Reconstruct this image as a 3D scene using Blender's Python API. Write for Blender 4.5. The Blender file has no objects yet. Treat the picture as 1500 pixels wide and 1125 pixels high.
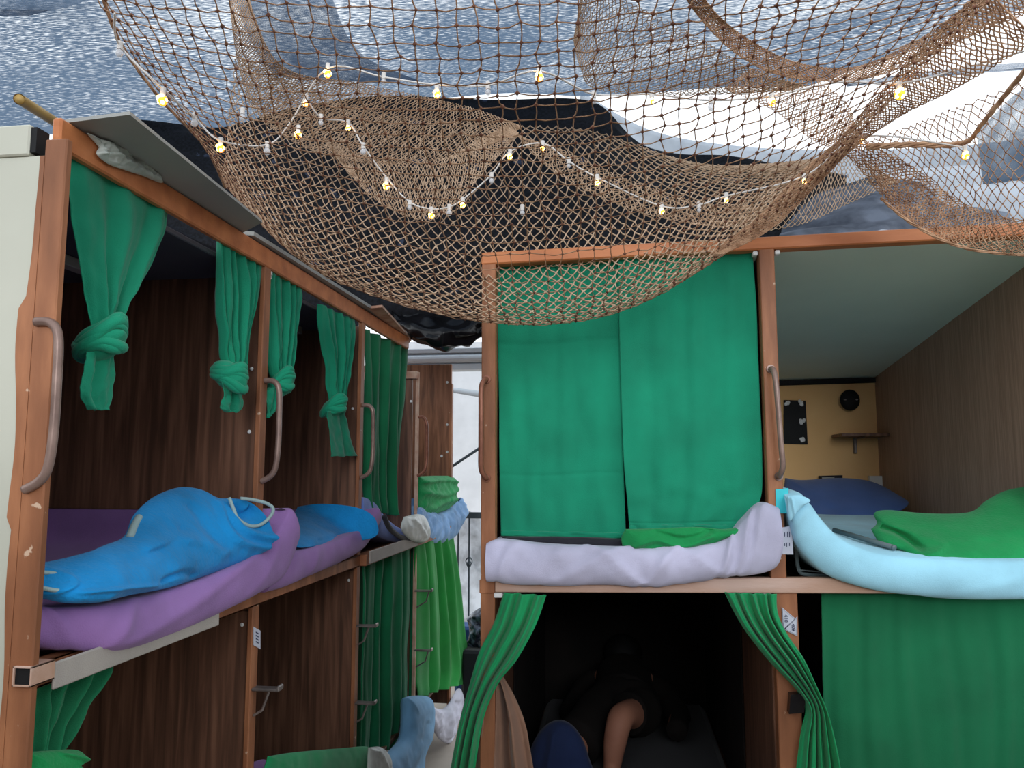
import bpy, bmesh, math, random
from mathutils import Vector as V, Matrix, noise as MN
random.seed(7)
C = bpy.context.scene
COL = C.collection
# ------------------------------------------------------------------ camera
f = 1127.0; PI = math.pi
PT = math.radians(6.3); TH = math.radians(7.68)
EYE = V((0, 0, 1.65))
cd = bpy.data.cameras.new('camera'); cam = bpy.data.objects.new('camera', cd); COL.objects.link(cam)
cam.location = EYE
cam.rotation_euler = (PI/2 + PT, 0, TH)
cd.sensor_width = 36; cd.lens = 36*f/1500; cd.clip_start = .02
C.camera = cam
FW = V((-math.sin(TH)*math.cos(PT), math.cos(TH)*math.cos(PT), math.sin(PT)))
RT = V((math.cos(TH), math.sin(TH), 0)); UP = RT.cross(FW)
# ------------------------------------------------------------------ world, exposure
w = bpy.data.worlds.new('sky'); C.world = w; w.use_nodes = True
nt = w.node_tree; nt.nodes.clear()
o = nt.nodes.new('ShaderNodeOutputWorld'); bg = nt.nodes.new('ShaderNodeBackground')
tc = nt.nodes.new('ShaderNodeTexCoord'); sx = nt.nodes.new('ShaderNodeSeparateXYZ')
cr = nt.nodes.new('ShaderNodeValToRGB')
nt.links.new(tc.outputs['Generated'], sx.inputs[0]); nt.links.new(sx.outputs['Z'], cr.inputs[0])
cr.color_ramp.elements[0].position = 0.0; cr.color_ramp.elements[0].color = (.10, .11, .12, 1)
cr.color_ramp.elements[1].position = .5; cr.color_ramp.elements[1].color = (.89, .95, 1, 1)
e_ = cr.color_ramp.elements.new(.02); e_.color = (.90, .95, 1, 1)
nt.links.new(cr.outputs[0], bg.inputs[0]); nt.links.new(bg.outputs[0], o.inputs[0])
bg.inputs[1].default_value = 1.15
C.view_settings.view_transform = 'Standard'; C.view_settings.look = 'None'
C.view_settings.gamma = 1; C.view_settings.use_curve_mapping = False
C.view_settings.exposure = 0.5
sd = bpy.data.lights.new('fill_sun', 'SUN'); sd.energy = .75; sd.angle = math.radians(20); sd.color = (.92, .96, 1)  # weak low sun added behind the camera to light the upper bunks
so = bpy.data.objects.new('fill_sun', sd); COL.objects.link(so); so.rotation_euler = (math.radians(79), 0, math.radians(10))

# ------------------------------------------------------------------ geometry of the place
# left row of bunks: its face is the plane x = XL; right row: its face is the plane y = YR
XL = -1.05; YR = 2.4
def ray(px, py):
    return FW + RT*((px-750)/f) - UP*((py-562.5)/f)
def L(px, py, d=0):
    r = ray(px, py); return EYE + r*((XL-d)/r.x)
def R(px, py, d=0):
    r = ray(px, py); return EYE + r*((YR+d)/r.y)
def Yp(px, py, y):
    r = ray(px, py); return EYE + r*(y/r.y)
def Zp(px, py, z):
    r = ray(px, py); return EYE + r*((z-EYE.z)/r.z)
NL = V((-1, 0, 0)); NR = V((0, 1, 0))       # directions into the bunks
def tiltR(p):                                # the right row stands about one degree out of level
    return V((p[0], p[1], p[2] + .018*(p[0]+.42)))

# ------------------------------------------------------------------ materials
def lin(c):
    return tuple(((x/255)/12.92 if x/255 <= .04045 else ((x/255+.055)/1.055)**2.4) for x in c) + (1,)
def mat(name, c1, c2=None, scale=8, stretch=(1, 1, 1), rough=.7, bump=0, bscale=60, detail=6, metal=0, lo=.35, hi=.65, sheen=0, trans=0, c3=None, weave=0, wear=None, distort=0):
    m = bpy.data.materials.new(name); m.use_nodes = True
    n = m.node_tree; bs = n.nodes['Principled BSDF']
    bs.inputs['Roughness'].default_value = rough; bs.inputs['Metallic'].default_value = metal
    if sheen: bs.inputs['Sheen Weight'].default_value = sheen; bs.inputs['Sheen Roughness'].default_value = .5
    if trans: bs.inputs['Transmission Weight'].default_value = trans
    bs.inputs['Specular IOR Level'].default_value = .3
    t = n.nodes.new('ShaderNodeTexCoord'); mp = n.nodes.new('ShaderNodeMapping')
    n.links.new(t.outputs['Object'], mp.inputs[0]); mp.inputs['Scale'].default_value = stretch
    nz = n.nodes.new('ShaderNodeTexNoise'); nz.inputs['Scale'].default_value = scale; nz.inputs['Detail'].default_value = detail
    nz.inputs['Distortion'].default_value = distort
    n.links.new(mp.outputs[0], nz.inputs['Vector'])
    cr = n.nodes.new('ShaderNodeValToRGB'); n.links.new(nz.outputs[0], cr.inputs[0])
    cr.color_ramp.elements[0].position = lo; cr.color_ramp.elements[1].position = hi
    cr.color_ramp.elements[0].color = lin(c1); cr.color_ramp.elements[1].color = lin(c2 or c1)
    if c3:
        e = cr.color_ramp.elements.new((lo+hi)/2); e.color = lin(c3)
    colout = cr.outputs[0]
    if wear:
        nw = n.nodes.new('ShaderNodeTexNoise'); nw.inputs['Scale'].default_value = wear[1]; nw.inputs['Detail'].default_value = 8
        n.links.new(t.outputs['Object'], nw.inputs['Vector'])
        rw = n.nodes.new('ShaderNodeValToRGB'); rw.color_ramp.elements[0].position = wear[2]; rw.color_ramp.elements[1].position = wear[2]+.03
        n.links.new(nw.outputs[0], rw.inputs[0])
        mx = n.nodes.new('ShaderNodeMix'); mx.data_type = 'RGBA'
        n.links.new(rw.outputs[0], mx.inputs[0]); n.links.new(colout, mx.inputs[6]); mx.inputs[7].default_value = lin(wear[0])
        colout = mx.outputs[2]
    n.links.new(colout, bs.inputs['Base Color'])
    if bump or weave:
        bp = n.nodes.new('ShaderNodeBump'); bp.inputs['Strength'].default_value = bump or weave; bp.inputs['Distance'].default_value = .004
        nb = n.nodes.new('ShaderNodeTexNoise'); nb.inputs['Scale'].default_value = bscale; nb.inputs['Detail'].default_value = 4
        n.links.new(mp.outputs[0], nb.inputs['Vector'])
        n.links.new(nb.outputs[0], bp.inputs['Height']); n.links.new(bp.outputs[0], bs.inputs['Normal'])
    return m
M = {}
M['frame'] = mat('brown_painted_steel', (128, 82, 56), (176, 118, 82), 5, (3, 3, .6), .5, .15, 80, c3=(148, 96, 66), wear=((205, 175, 150), 30, .70))
M['beam'] = mat('orange_brown_painted_steel', (176, 104, 62), (206, 130, 82), 5, (.6, 3, 3), .45, .12, 80)
M['raw_rail'] = mat('pale_worn_rail', (180, 142, 118), (206, 176, 162), 4, (.7, 3, 3), .55, .15, 70, c3=(190, 155, 136))
M['wood'] = mat('brown_laminate', (84, 60, 48), (136, 98, 78), 7, (6, 6, .35), .42, .06, 30, detail=8, c3=(110, 78, 62), distort=.4)
M['bunk_shade'] = mat('bunk_shade', (20, 17, 16), (32, 27, 25), 5, rough=.9)  # near-black colour stands in for the shade deep in the lower bunk
M['wood_light'] = mat('reddish_plywood', (116, 76, 54), (166, 112, 82), 7, (6, 6, .5), .45, .06, 30, detail=8, c3=(144, 96, 68), distort=.5)
M['wood_stripe'] = mat('brown_ribbed_laminate', (156, 124, 104), (184, 150, 128), 30, (6, 6, .12), .5, .3, 40, detail=3)
M['cream'] = mat('cream_paint', (182, 182, 168), (196, 196, 182), 2, rough=.5, bump=.05, bscale=20, wear=((150, 112, 84), 6, .74))
M['cream_edge'] = mat('bare_panel_edge', (178, 132, 110), (205, 180, 160), 12, rough=.7)
M['board'] = mat('grey_board', (150, 152, 150), (165, 166, 162), 3, rough=.6)
M['ceil'] = mat('sage_grey_ceiling', (216, 228, 212), (224, 236, 220), 2, rough=.6)
M['darkceil'] = mat('dark_blue_grey_ceiling', (62, 66, 76), (76, 80, 90), 3, rough=.7)
M['beige'] = mat('ochre_wall', (232, 184, 124), (240, 194, 136), 3, rough=.8, bump=.2, bscale=40)
def cloth(name, c, k=.06, **kw):
    c1 = tuple(max(0, x*(1-k)) for x in c); c2 = tuple(min(255, x*(1+k)) for x in c)
    a = dict(scale=5, rough=.85, weave=.25, bscale=350, sheen=.15); a.update(kw)
    return mat(name, c1, c2, **a)
M['teal'] = cloth('teal_green_curtain_cloth', (16, 140, 106))
M['green'] = cloth('green_curtain_cloth', (20, 146, 88))
M['dgreen'] = cloth('dark_green_curtain_cloth', (18, 112, 72))
M['grass'] = cloth('bright_green_curtain_cloth', (24, 140, 56))
M['fleece_g'] = cloth('green_fleece', (18, 144, 78), bscale=120, weave=.6, sheen=.12)
M['fleece_b'] = cloth('blue_fleece', (14, 132, 196), bscale=110, weave=.7, sheen=.12, k=.1)
M['piping'] = cloth('grey_piping', (150, 172, 172))
M['purple'] = cloth('purple_sheet', (150, 112, 172))
M['grey_sheet'] = cloth('lilac_grey_sheet', (190, 188, 212))
M['cyan'] = cloth('pale_blue_sheet', (160, 216, 236))
M['lblue'] = cloth('light_blue_sheet', (120, 172, 214))
M['periwinkle'] = cloth('periwinkle_sheet', (110, 132, 200))
M['denim'] = cloth('faded_blue_sheet', (128, 168, 214), k=.12)
M['white_sheet'] = cloth('white_sheet', (205, 205, 222))
M['pad'] = cloth('pale_grey_pad', (170, 162, 154))
M['navy'] = cloth('navy_pillowcase', (70, 100, 160))
M['navy_cloth'] = cloth('dark_blue_cloth', (34, 50, 92))
M['brownc'] = cloth('brown_cloth', (132, 100, 82))
M['black'] = mat('black_matt', (14, 14, 16), (24, 24, 26), rough=.7)
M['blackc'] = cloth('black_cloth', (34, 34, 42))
M['tarp'] = mat('black_shade_net', (10, 11, 15), (30, 32, 40), 60, (1, 1, 1), .8, .4, 200, wear=((70, 78, 98), 9, .66))
M['plastic_black'] = mat('black_plastic_film', (10, 10, 12), (20, 20, 24), rough=.25, bump=.5, bscale=14)
M['steel'] = mat('dull_steel', (120, 112, 110), (156, 148, 144), 20, rough=.4, metal=.6)
M['handle'] = mat('brown_grey_handle_steel', (118, 96, 88), (150, 126, 116), 20, rough=.35, metal=.25, bump=.05)
M['copper'] = mat('copper_brown_handle', (112, 68, 52), (148, 98, 78), 20, rough=.35, metal=.3)
M['white'] = mat('white_plastic', (222, 222, 220), (232, 232, 232), rough=.5)
M['gutter'] = mat('grey_gutter', (206, 216, 226), (220, 230, 238), 3, rough=.45)
M['concrete'] = mat('grey_parapet', (150, 158, 168), (176, 184, 194), 4, rough=.8)
M['rail_metal'] = mat('dark_railing_iron', (70, 84, 94), (88, 100, 108), 10, rough=.5, metal=.3)
M['floor'] = mat('beige_floor_tiles', (170, 160, 148), (188, 178, 166), 3, rough=.7, bump=.05)
M['twine'] = mat('tan_twine', (150, 112, 84), (202, 164, 132), 40, rough=.85, c3=(180, 140, 110))
M['twine2'] = mat('lit_twine', (172, 140, 112), (214, 184, 156), 40, rough=.85)  # paler copy of the twine for the lit back layer of the net
M['knot'] = mat('backlit_twine_knot', (96, 62, 50), (134, 92, 74), 40, rough=.9)  # twine darkened for knots seen against the light
M['cord'] = mat('white_cord', (205, 200, 196), (222, 218, 214), rough=.6)
M['brass'] = mat('yellow_brown_pipe', (164, 132, 72), (190, 158, 96), 6, rough=.45)
M['paper'] = mat('paper', (196, 200, 214), (214, 216, 226), rough=.8)
M['ink'] = mat('dark_blue_ink', (40, 48, 84), rough=.8)
M['tape'] = mat('turquoise_paper', (62, 196, 206), (76, 206, 214), rough=.7)
M['skin'] = mat('skin', (176, 120, 98), (190, 134, 110), rough=.6)
M['bag'] = cloth('grey_plastic_bag', (176, 184, 178), k=.12, rough=.35, bscale=40, weave=.5)
M['bagw'] = cloth('white_plastic_bag', (205, 210, 206), k=.1, rough=.35, bscale=40, weave=.5)
M['bagb'] = mat('crumpled_black_bag', (30, 34, 48), (120, 132, 158), 24, rough=.25, bump=.8, bscale=30, lo=.45, hi=.75)
M['bluep'] = mat('blue_plastic', (44, 82, 140), (50, 92, 150), rough=.5)
M['grey_tray'] = mat('grey_tray_plastic', (88, 102, 104), (100, 114, 116), rough=.45)
def emis(name, c, s):
    m = bpy.data.materials.new(name); m.use_nodes = True; n = m.node_tree; b = n.nodes['Principled BSDF']
    b.inputs['Base Color'].default_value = lin(c); b.inputs['Emission Color'].default_value = lin(c); b.inputs['Emission Strength'].default_value = s
    return m
M['lit'] = emis('glowing_filament', (255, 200, 110), 9)
M['halo'] = emis('amber_bulb_glass', (255, 150, 40), 1.6)
def glassy(name, c, alpha):
    m = bpy.data.materials.new(name); m.use_nodes = True; n = m.node_tree; b = n.nodes['Principled BSDF']
    b.inputs['Base Color'].default_value = lin(c); b.inputs['Alpha'].default_value = alpha; b.inputs['Roughness'].default_value = .15
    return m
M['clear'] = glassy('unlit_bulb_glass', (225, 226, 230), .6)
def transl(name, c, k=.85):
    m = bpy.data.materials.new(name); m.use_nodes = True; n = m.node_tree; n.nodes.clear()
    out = n.nodes.new('ShaderNodeOutputMaterial'); t = n.nodes.new('ShaderNodeBsdfTranslucent'); d = n.nodes.new('ShaderNodeBsdfDiffuse')
    mx = n.nodes.new('ShaderNodeMixShader'); mx.inputs[0].default_value = .35
    tc = n.nodes.new('ShaderNodeTexCoord'); nz = n.nodes.new('ShaderNodeTexNoise'); nz.inputs['Scale'].default_value = 5; nz.inputs['Detail'].default_value = 6
    n.links.new(tc.outputs['Object'], nz.inputs['Vector'])
    cr = n.nodes.new('ShaderNodeValToRGB'); cr.color_ramp.elements[0].color = lin(tuple(x*k for x in c)); cr.color_ramp.elements[1].color = lin(c)
    cr.color_ramp.elements[0].position = .35; cr.color_ramp.elements[1].position = .6
    n.links.new(nz.outputs[0], cr.inputs[0])
    for s in (t, d): n.links.new(cr.outputs[0], s.inputs[0])
    n.links.new(t.outputs[0], mx.inputs[1]); n.links.new(d.outputs[0], mx.inputs[2]); n.links.new(mx.outputs[0], out.inputs[0])
    return m
M['sheetwhite'] = transl('white_plastic_sheeting', (246, 248, 252), .96)
M['plastic_film'] = transl('crinkled_clear_film', (236, 242, 250), .7)
def shade(name, open_lo, open_hi, c=(56, 66, 78), su=150, sv=520, graze=-.16):
    """woven shade cloth: threads with small gaps (uv space of the sheet)"""
    m = bpy.data.materials.new(name); m.use_nodes = True; n = m.node_tree; n.nodes.clear()
    out = n.nodes.new('ShaderNodeOutputMaterial'); uv = n.nodes.new('ShaderNodeTexCoord')
    mp = n.nodes.new('ShaderNodeMapping'); mp.inputs['Scale'].default_value = (su, sv, 1); n.links.new(uv.outputs['UV'], mp.inputs[0])
    n1 = n.nodes.new('ShaderNodeTexNoise'); n1.inputs['Scale'].default_value = 1; n1.inputs['Detail'].default_value = 2
    n.links.new(mp.outputs[0], n1.inputs['Vector'])
    n2 = n.nodes.new('ShaderNodeTexNoise'); n2.inputs['Scale'].default_value = 5; n2.inputs['Detail'].default_value = 2
    n.links.new(uv.outputs['UV'], n2.inputs['Vector'])
    ad = n.nodes.new('ShaderNodeMath'); ad.operation = 'MULTIPLY_ADD'; ad.inputs[1].default_value = .35; n.links.new(n2.outputs[0], ad.inputs[0]); n.links.new(n1.outputs[0], ad.inputs[2])
    mr = n.nodes.new('ShaderNodeMapRange'); mr.inputs[1].default_value = open_lo; mr.inputs[2].default_value = open_hi
    sv_ = n.nodes.new('ShaderNodeSeparateXYZ'); n.links.new(uv.outputs['UV'], sv_.inputs[0])
    pw = n.nodes.new('ShaderNodeMath'); pw.operation = 'POWER'; pw.inputs[1].default_value = 4; n.links.new(sv_.outputs[1], pw.inputs[0])
    sb_ = n.nodes.new('ShaderNodeMath'); sb_.operation = 'MULTIPLY_ADD'; sb_.inputs[1].default_value = graze; n.links.new(pw.outputs[0], sb_.inputs[0]); n.links.new(ad.outputs[0], sb_.inputs[2])  # gaps close towards the lower edge, imitating darkening at a grazing view
    n.links.new(sb_.outputs[0], mr.inputs[0])
    tr = n.nodes.new('ShaderNodeBsdfTransparent'); df = n.nodes.new('ShaderNodeBsdfDiffuse'); df.inputs[0].default_value = lin(c)
    tl = n.nodes.new('ShaderNodeBsdfTranslucent'); tl.inputs[0].default_value = lin(tuple(min(255, x*1.9) for x in c))
    m1 = n.nodes.new('ShaderNodeMixShader'); m1.inputs[0].default_value = .6; n.links.new(df.outputs[0], m1.inputs[1]); n.links.new(tl.outputs[0], m1.inputs[2])
    mx = n.nodes.new('ShaderNodeMixShader'); n.links.new(mr.outputs[0], mx.inputs[0]); n.links.new(m1.outputs[0], mx.inputs[1]); n.links.new(tr.outputs[0], mx.inputs[2])
    n.links.new(mx.outputs[0], out.inputs[0])
    return m
M['shade'] = shade('blue_grey_shade_cloth', .61, .88)
M['shade_dense'] = shade('dense_shade_cloth', .54, 1.0, (66, 76, 90))

# ------------------------------------------------------------------ object helpers
def tag(o, label, cat, group=None, kind=None):
    if label: o['label'] = label
    if cat: o['category'] = cat
    if group: o['group'] = group
    if kind: o['kind'] = kind
    return o
def thing(name, loc, label, cat, group=None):
    o = bpy.data.objects.new(name, None); COL.objects.link(o); o.location = loc; o.empty_display_size = .05
    bpy.context.view_layer.update() if False else None
    return tag(o, label, cat, group)
def mk(name, vs, fs, m, parent=None, smooth=True, uvs=None, solid=0, sub=0, label=None):
    me = bpy.data.meshes.new(name)
    base = parent.get('_w', None) if parent else None
    off = V((0, 0, 0))
    p = parent
    while p is not None:
        off = off + p.location; p = p.parent
    if parent is None:                        # origin at the base of the thing
        n = len(vs); cx = sum(v[0] for v in vs)/n; cy = sum(v[1] for v in vs)/n; cz = min(v[2] for v in vs)
        org = V((cx, cy, cz))
    else: org = off
    me.from_pydata([tuple(V(v)-org) for v in vs], [], fs)
    me.materials.append(M[m] if isinstance(m, str) else m)
    if smooth:
        me.polygons.foreach_set('use_smooth', [True]*len(me.polygons))
    if uvs:
        l = me.uv_layers.new(name='UVMap')
        for lp in me.loops: l.data[lp.index].uv = uvs[lp.vertex_index]
    me.update()
    o = bpy.data.objects.new(name, me); COL.objects.link(o)
    if parent is None: o.location = org
    else: o.parent = parent
    if solid:
        s = o.modifiers.new('thick', 'SOLIDIFY'); s.thickness = solid; s.offset = 0
    if sub:
        s = o.modifiers.new('sub', 'SUBSURF'); s.levels = sub; s.render_levels = sub
    if label: o['label'] = label
    return o
class MB:
    """collects boxes and tubes of one object"""
    def __init__(s): s.v = []; s.f = []
    def add(s, vs, fs):
        b = len(s.v); s.v += [V(x) for x in vs]; s.f += [[i+b for i in q] for q in fs]; return s
    def box(s, lo, hi, fn=None, bev=.0025):
        bm = bmesh.new(); bmesh.ops.create_cube(bm, size=1)
        for v in bm.verts:
            v.co = V([(lo[i]+hi[i])/2 + v.co[i]*(hi[i]-lo[i]) for i in range(3)])
        if bev: bmesh.ops.bevel(bm, geom=bm.edges[:], offset=bev, segments=1, affect='EDGES')
        vs = [fn(v.co) if fn else v.co.copy() for v in bm.verts]; bm.verts.index_update()
        s.add(vs, [[v.index for v in q.verts] for q in bm.faces]); bm.free(); return s
    def quadbox(s, c, th):
        """thick plate from 4 corner points, thickness vector th"""
        c = [V(x) for x in c]; th = V(th)
        return s.add(c+[x+th for x in c], [[0, 1, 2, 3], [7, 6, 5, 4], [0, 4, 5, 1], [1, 5, 6, 2], [2, 6, 7, 3], [3, 7, 4, 0]])
    def tube(s, pts, r, n=8, cap=True, closed=False):
        pts = [V(p) for p in pts]; vs = []; fs = []
        rr = r if isinstance(r, (list, tuple)) else [r]*len(pts)
        up = V((0, 0, 1)); prev = None; N = len(pts)
        for i, p in enumerate(pts):
            t = (pts[(i+1) % N]-pts[i-1]) if closed else (pts[min(i+1, N-1)]-pts[max(i-1, 0)])
            t.normalize()
            a = prev - t*prev.dot(t) if prev is not None and (prev-t*prev.dot(t)).length > 1e-4 else t.cross(up if abs(t.z) < .9 else V((1, 0, 0)))
            a.normalize(); prev = a; b = t.cross(a)
            for k in range(n):
                an = 2*PI*k/n; vs.append(p + (a*math.cos(an)+b*math.sin(an))*rr[i])
        for i in range(N if closed else N-1):
            j = (i+1) % N
            for k in range(n): fs.append([i*n+k, i*n+(k+1) % n, j*n+(k+1) % n, j*n+k])
        if cap and not closed: fs += [list(range(n))[::-1], [(N-1)*n+k for k in range(n)]]
        return s.add(vs, fs)
    def ball(s, c, r, sc=(1, 1, 1), seg=10, rings=7):
        vs = []; fs = []
        for i in range(rings+1):
            a = PI*i/rings
            for k in range(seg):
                b = 2*PI*k/seg
                vs.append(V(c)+V((r*sc[0]*math.sin(a)*math.cos(b), r*sc[1]*math.sin(a)*math.sin(b), r*sc[2]*math.cos(a))))
        for i in range(rings):
            for k in range(seg): fs.append([i*seg+k, i*seg+(k+1) % seg, (i+1)*seg+(k+1) % seg, (i+1)*seg+k])
        return s.add(vs, fs)
    def build(s, name, m, parent=None, smooth=False, **k): return mk(name, s.v, s.f, m, parent, smooth, **k)
def cr(P, t):
    """Catmull-Rom through a list of tuples / vectors, t in 0..1"""
    n = len(P)-1; x = min(max(t, 0), 1)*n; i = min(int(x), n-1); u = x-i
    a = P[max(i-1, 0)]; b = P[i]; c = P[i+1]; d = P[min(i+2, n)]
    def h(a, b, c, d): return .5*((2*b)+(-a+c)*u+(2*a-5*b+4*c-d)*u*u+(-a+3*b-3*c+d)*u**3)
    if isinstance(a, (int, float)): return h(a, b, c, d)
    return V([h(a[k], b[k], c[k], d[k]) for k in range(len(a))])
def dens(P, n=8):
    m = (len(P)-1)*n
    return [cr(P, i/m) for i in range(m+1)]
def nz(p, s=1.0, seed=0): return MN.noise(V(p)*s + V((seed*7.3, seed*3.1, seed*1.7)))

def sheet(name, rows, N, m, folds=5, amp=.012, nu=60, nv=40, seed=0, parent=None, thick=.002, wob=.3, hem=0, sag=0, label=None, wrinkle=.002, drift=.25, crease=()):
    """hanging cloth. rows: (left point, right point[, fold amplitude factor]); N = direction into the bunk"""
    vs = []; fs = []
    A = [r[0] for r in rows]; B = [r[1] for r in rows]; K = [r[2] if len(r) > 2 else 1.0 for r in rows]
    rnd = random.Random(seed); ph = rnd.random()*6
    for j in range(nv+1):
        v = j/nv; a = cr(A, v); b = cr(B, v); k = cr(K, v)
        d = (b-a)
        for i in range(nu+1):
            u = i/nu
            q = u + drift*.12*math.sin(3*v+ph+u*5) * math.sin(PI*u)
            ff = math.sin(2*PI*folds*q + ph + wob*math.sin(4*v+ph*2))
            ff += .45*math.sin(2*PI*folds*1.73*q + 2*ph + wob*2*v)
            ff += .5*nz((u*folds, v*2.5, seed), 1.3)
            p = a + d*u + N*(ff*amp*k)
            p += N*(nz((u*8, v*9, seed*2+.5), 1)*wrinkle*2)
            p.z -= sag*math.sin(PI*u)*math.sin(PI*min(1, v*1.2))
            for cv_ in crease: p += N*(.0022*math.exp(-((v-cv_-.006*math.sin(5*u))/.007)**2))
            if hem and j == nv: p.z += hem*nz((u*4, 0, seed), 1)
            vs.append(p)
    for j in range(nv):
        for i in range(nu):
            a = j*(nu+1)+i; fs.append([a, a+1, a+nu+2, a+nu+1])
    return mk(name, vs, fs, m, parent, True, solid=thick, label=label)

def puff(name, outline, spine, P, m, parent=None, h=.05, back=.4, folds=(), n=160, rings=26, power=.5, seed=0, wr=.004, ws=14, label=None, N=None):
    """soft lump: outline and spine are pixel polylines, P(px,py) puts a pixel on the thing's own surface,
    inflated by h towards the open side and by h*back inwards. folds: (polyline, width px, height m)"""
    O = dens([V((x, y, 0)) for x, y in outline+[outline[0]]], 10)[:-1]
    # resample to n
    per = [0]
    for i in range(len(O)): per.append(per[-1]+(O[(i+1) % len(O)]-O[i]).length)
    R_ = []
    k = 0
    for i in range(n):
        t = per[-1]*i/n
        while per[k+1] < t: k += 1
        u = (t-per[k])/max(1e-6, per[k+1]-per[k]); R_.append(O[k].lerp(O[(k+1) % len(O)], u))
    S = dens([V((x, y, 0)) for x, y in spine], 6) if len(spine) > 1 else [V((*spine[0], 0))]
    def segd(p, pl):
        best = 1e9; bq = None
        if len(pl) == 1: return (p-pl[0]).length, pl[0]
        for a, b in zip(pl, pl[1:]):
            ab = b-a; t = max(0, min(1, (p-a).dot(ab)/max(1e-9, ab.length_squared))); q = a+ab*t
            d = (p-q).length
            if d < best: best = d; bq = q
        return best, bq
    F = [(dens([V((x, y, 0)) for x, y in pl], 4) if len(pl) > 2 else [V((x, y, 0)) for x, y in pl], wd, hh) for pl, wd, hh in folds]
    Nn = N
    vs = []; fs = []
    near = [segd(p, S)[1] for p in R_]
    # smooth the attachment points
    for _ in range(3): near = [(near[i-1]+near[i]+near[(i+1) % n])/3 for i in range(n)]
    def put(px, q, side):
        base = P(px.x, px.y)
        r = q
        hh = (1-r**2.2)**power if r < 1 else 0
        w = base*1.0
        d = h*hh
        if side > 0:
            for pl, wd, ah in F:
                ds = segd(px, pl)[0]
                if ds < 3*wd: d += ah*math.exp(-(ds/wd)**2)*min(1, (1-r)*6)
            d += wr*(nz(w, ws, seed)+.5*nz(w, ws*2.3, seed+1))*min(1, (1-r)*5)
            return base - Nn*d
        return base + Nn*(d*back)
    for side in (1, -1):
        for k in range(rings+1 if side > 0 else rings):
            q = 1-(1-k/rings)**1.5 if side > 0 else 1-(1-k/rings)**1.5
            for i in range(n):
                px = near[i].lerp(R_[i], q); vs.append(put(px, q, side))
    fo = 0
    for k in range(rings):
        for i in range(n):
            a = k*n+i; b = k*n+(i+1) % n; fs.append([a, b, b+n, a+n])
    bo = (rings+1)*n
    for k in range(rings-1):
        for i in range(n):
            a = bo+k*n+i; b = bo+k*n+(i+1) % n; fs.append([a, a+n, b+n, b])
    for i in range(n):
        a = bo+(rings-1)*n+i; b = bo+(rings-1)*n+(i+1) % n
        fs.append([a, rings*n+i, rings*n+(i+1) % n, b])
    return mk(name, vs, fs, m, parent, True, label=label)

def mattress(name, top, bot, P, N, m, label, depth=1.85, bulge=.03, wr=.004, n=90, group=None, ws=9, zback=0, folds=(), clamp=None, back=None):
    """curled foam mattress: top / bottom edges of its front given on the front plane, running back along N"""
    T = [P(*p) for p in top]; B = [P(*p) for p in bot]
    vs = []; fs = []; prof = []
    nf = 12; nb = 14
    for i in range(n+1):
        t = i/n; a = cr(B, t); b = cr(T, t); sec = []
        th = (b-a).length
        for k in range(nb): sec.append(a + N*(depth*(1-k/nb)))
        for k in range(nf+1):
            s = k/nf; ang = PI*(s)
            p = a.lerp(b, .5-.5*math.cos(ang)) - N*(bulge*math.sin(ang)+.0) + N*.012
            dn = wr*(nz(p, ws, 3)+.6*nz(p*1.0, ws*2.4, 5))
            for (ft, fs_, wd, ah) in folds:       # pull folds across the front
                dn += ah*math.exp(-((t-ft-fs_*(s-.5))/wd)**2)
            p = p - N*dn*math.sin(ang*.9+.1)
            p.z += dn*.4
            sec.append(p)
        for k in range(1, nb+1):
            q = b + N*(depth*(k/nb)**1.5); q.z += zback*(k/nb) + .003*nz(q, 5, 1); sec.append(q)
        vs += sec
    ns = len(vs)//(n+1)
    for i in range(n):
        for k in range(ns-1):
            a = i*ns+k; fs.append([a, a+1, a+ns+1, a+ns])
        fs.append([i*ns+ns-1, i*ns, (i+1)*ns, (i+1)*ns+ns-1])
    fs.append(list(range(ns))[::-1]); fs.append([n*ns+k for k in range(ns)])
    if clamp:
        ax, lo, hi, lim = clamp                 # inside the bunk it stays between the two panels
        for v in vs:
            if (v[1-ax]*(-1 if ax == 1 else 1)) > lim:
                kk = .03
                if v[ax] > hi-kk: v[ax] = hi-kk*math.exp(-(v[ax]-hi+kk)/kk)
                elif v[ax] < lo+kk: v[ax] = lo+kk*math.exp(-(lo+kk-v[ax])/kk)
    o = mk(name, vs, fs, m, None, True)
    return tag(o, label, 'mattress', group or 'mattresses of the bunk rows')

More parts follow.
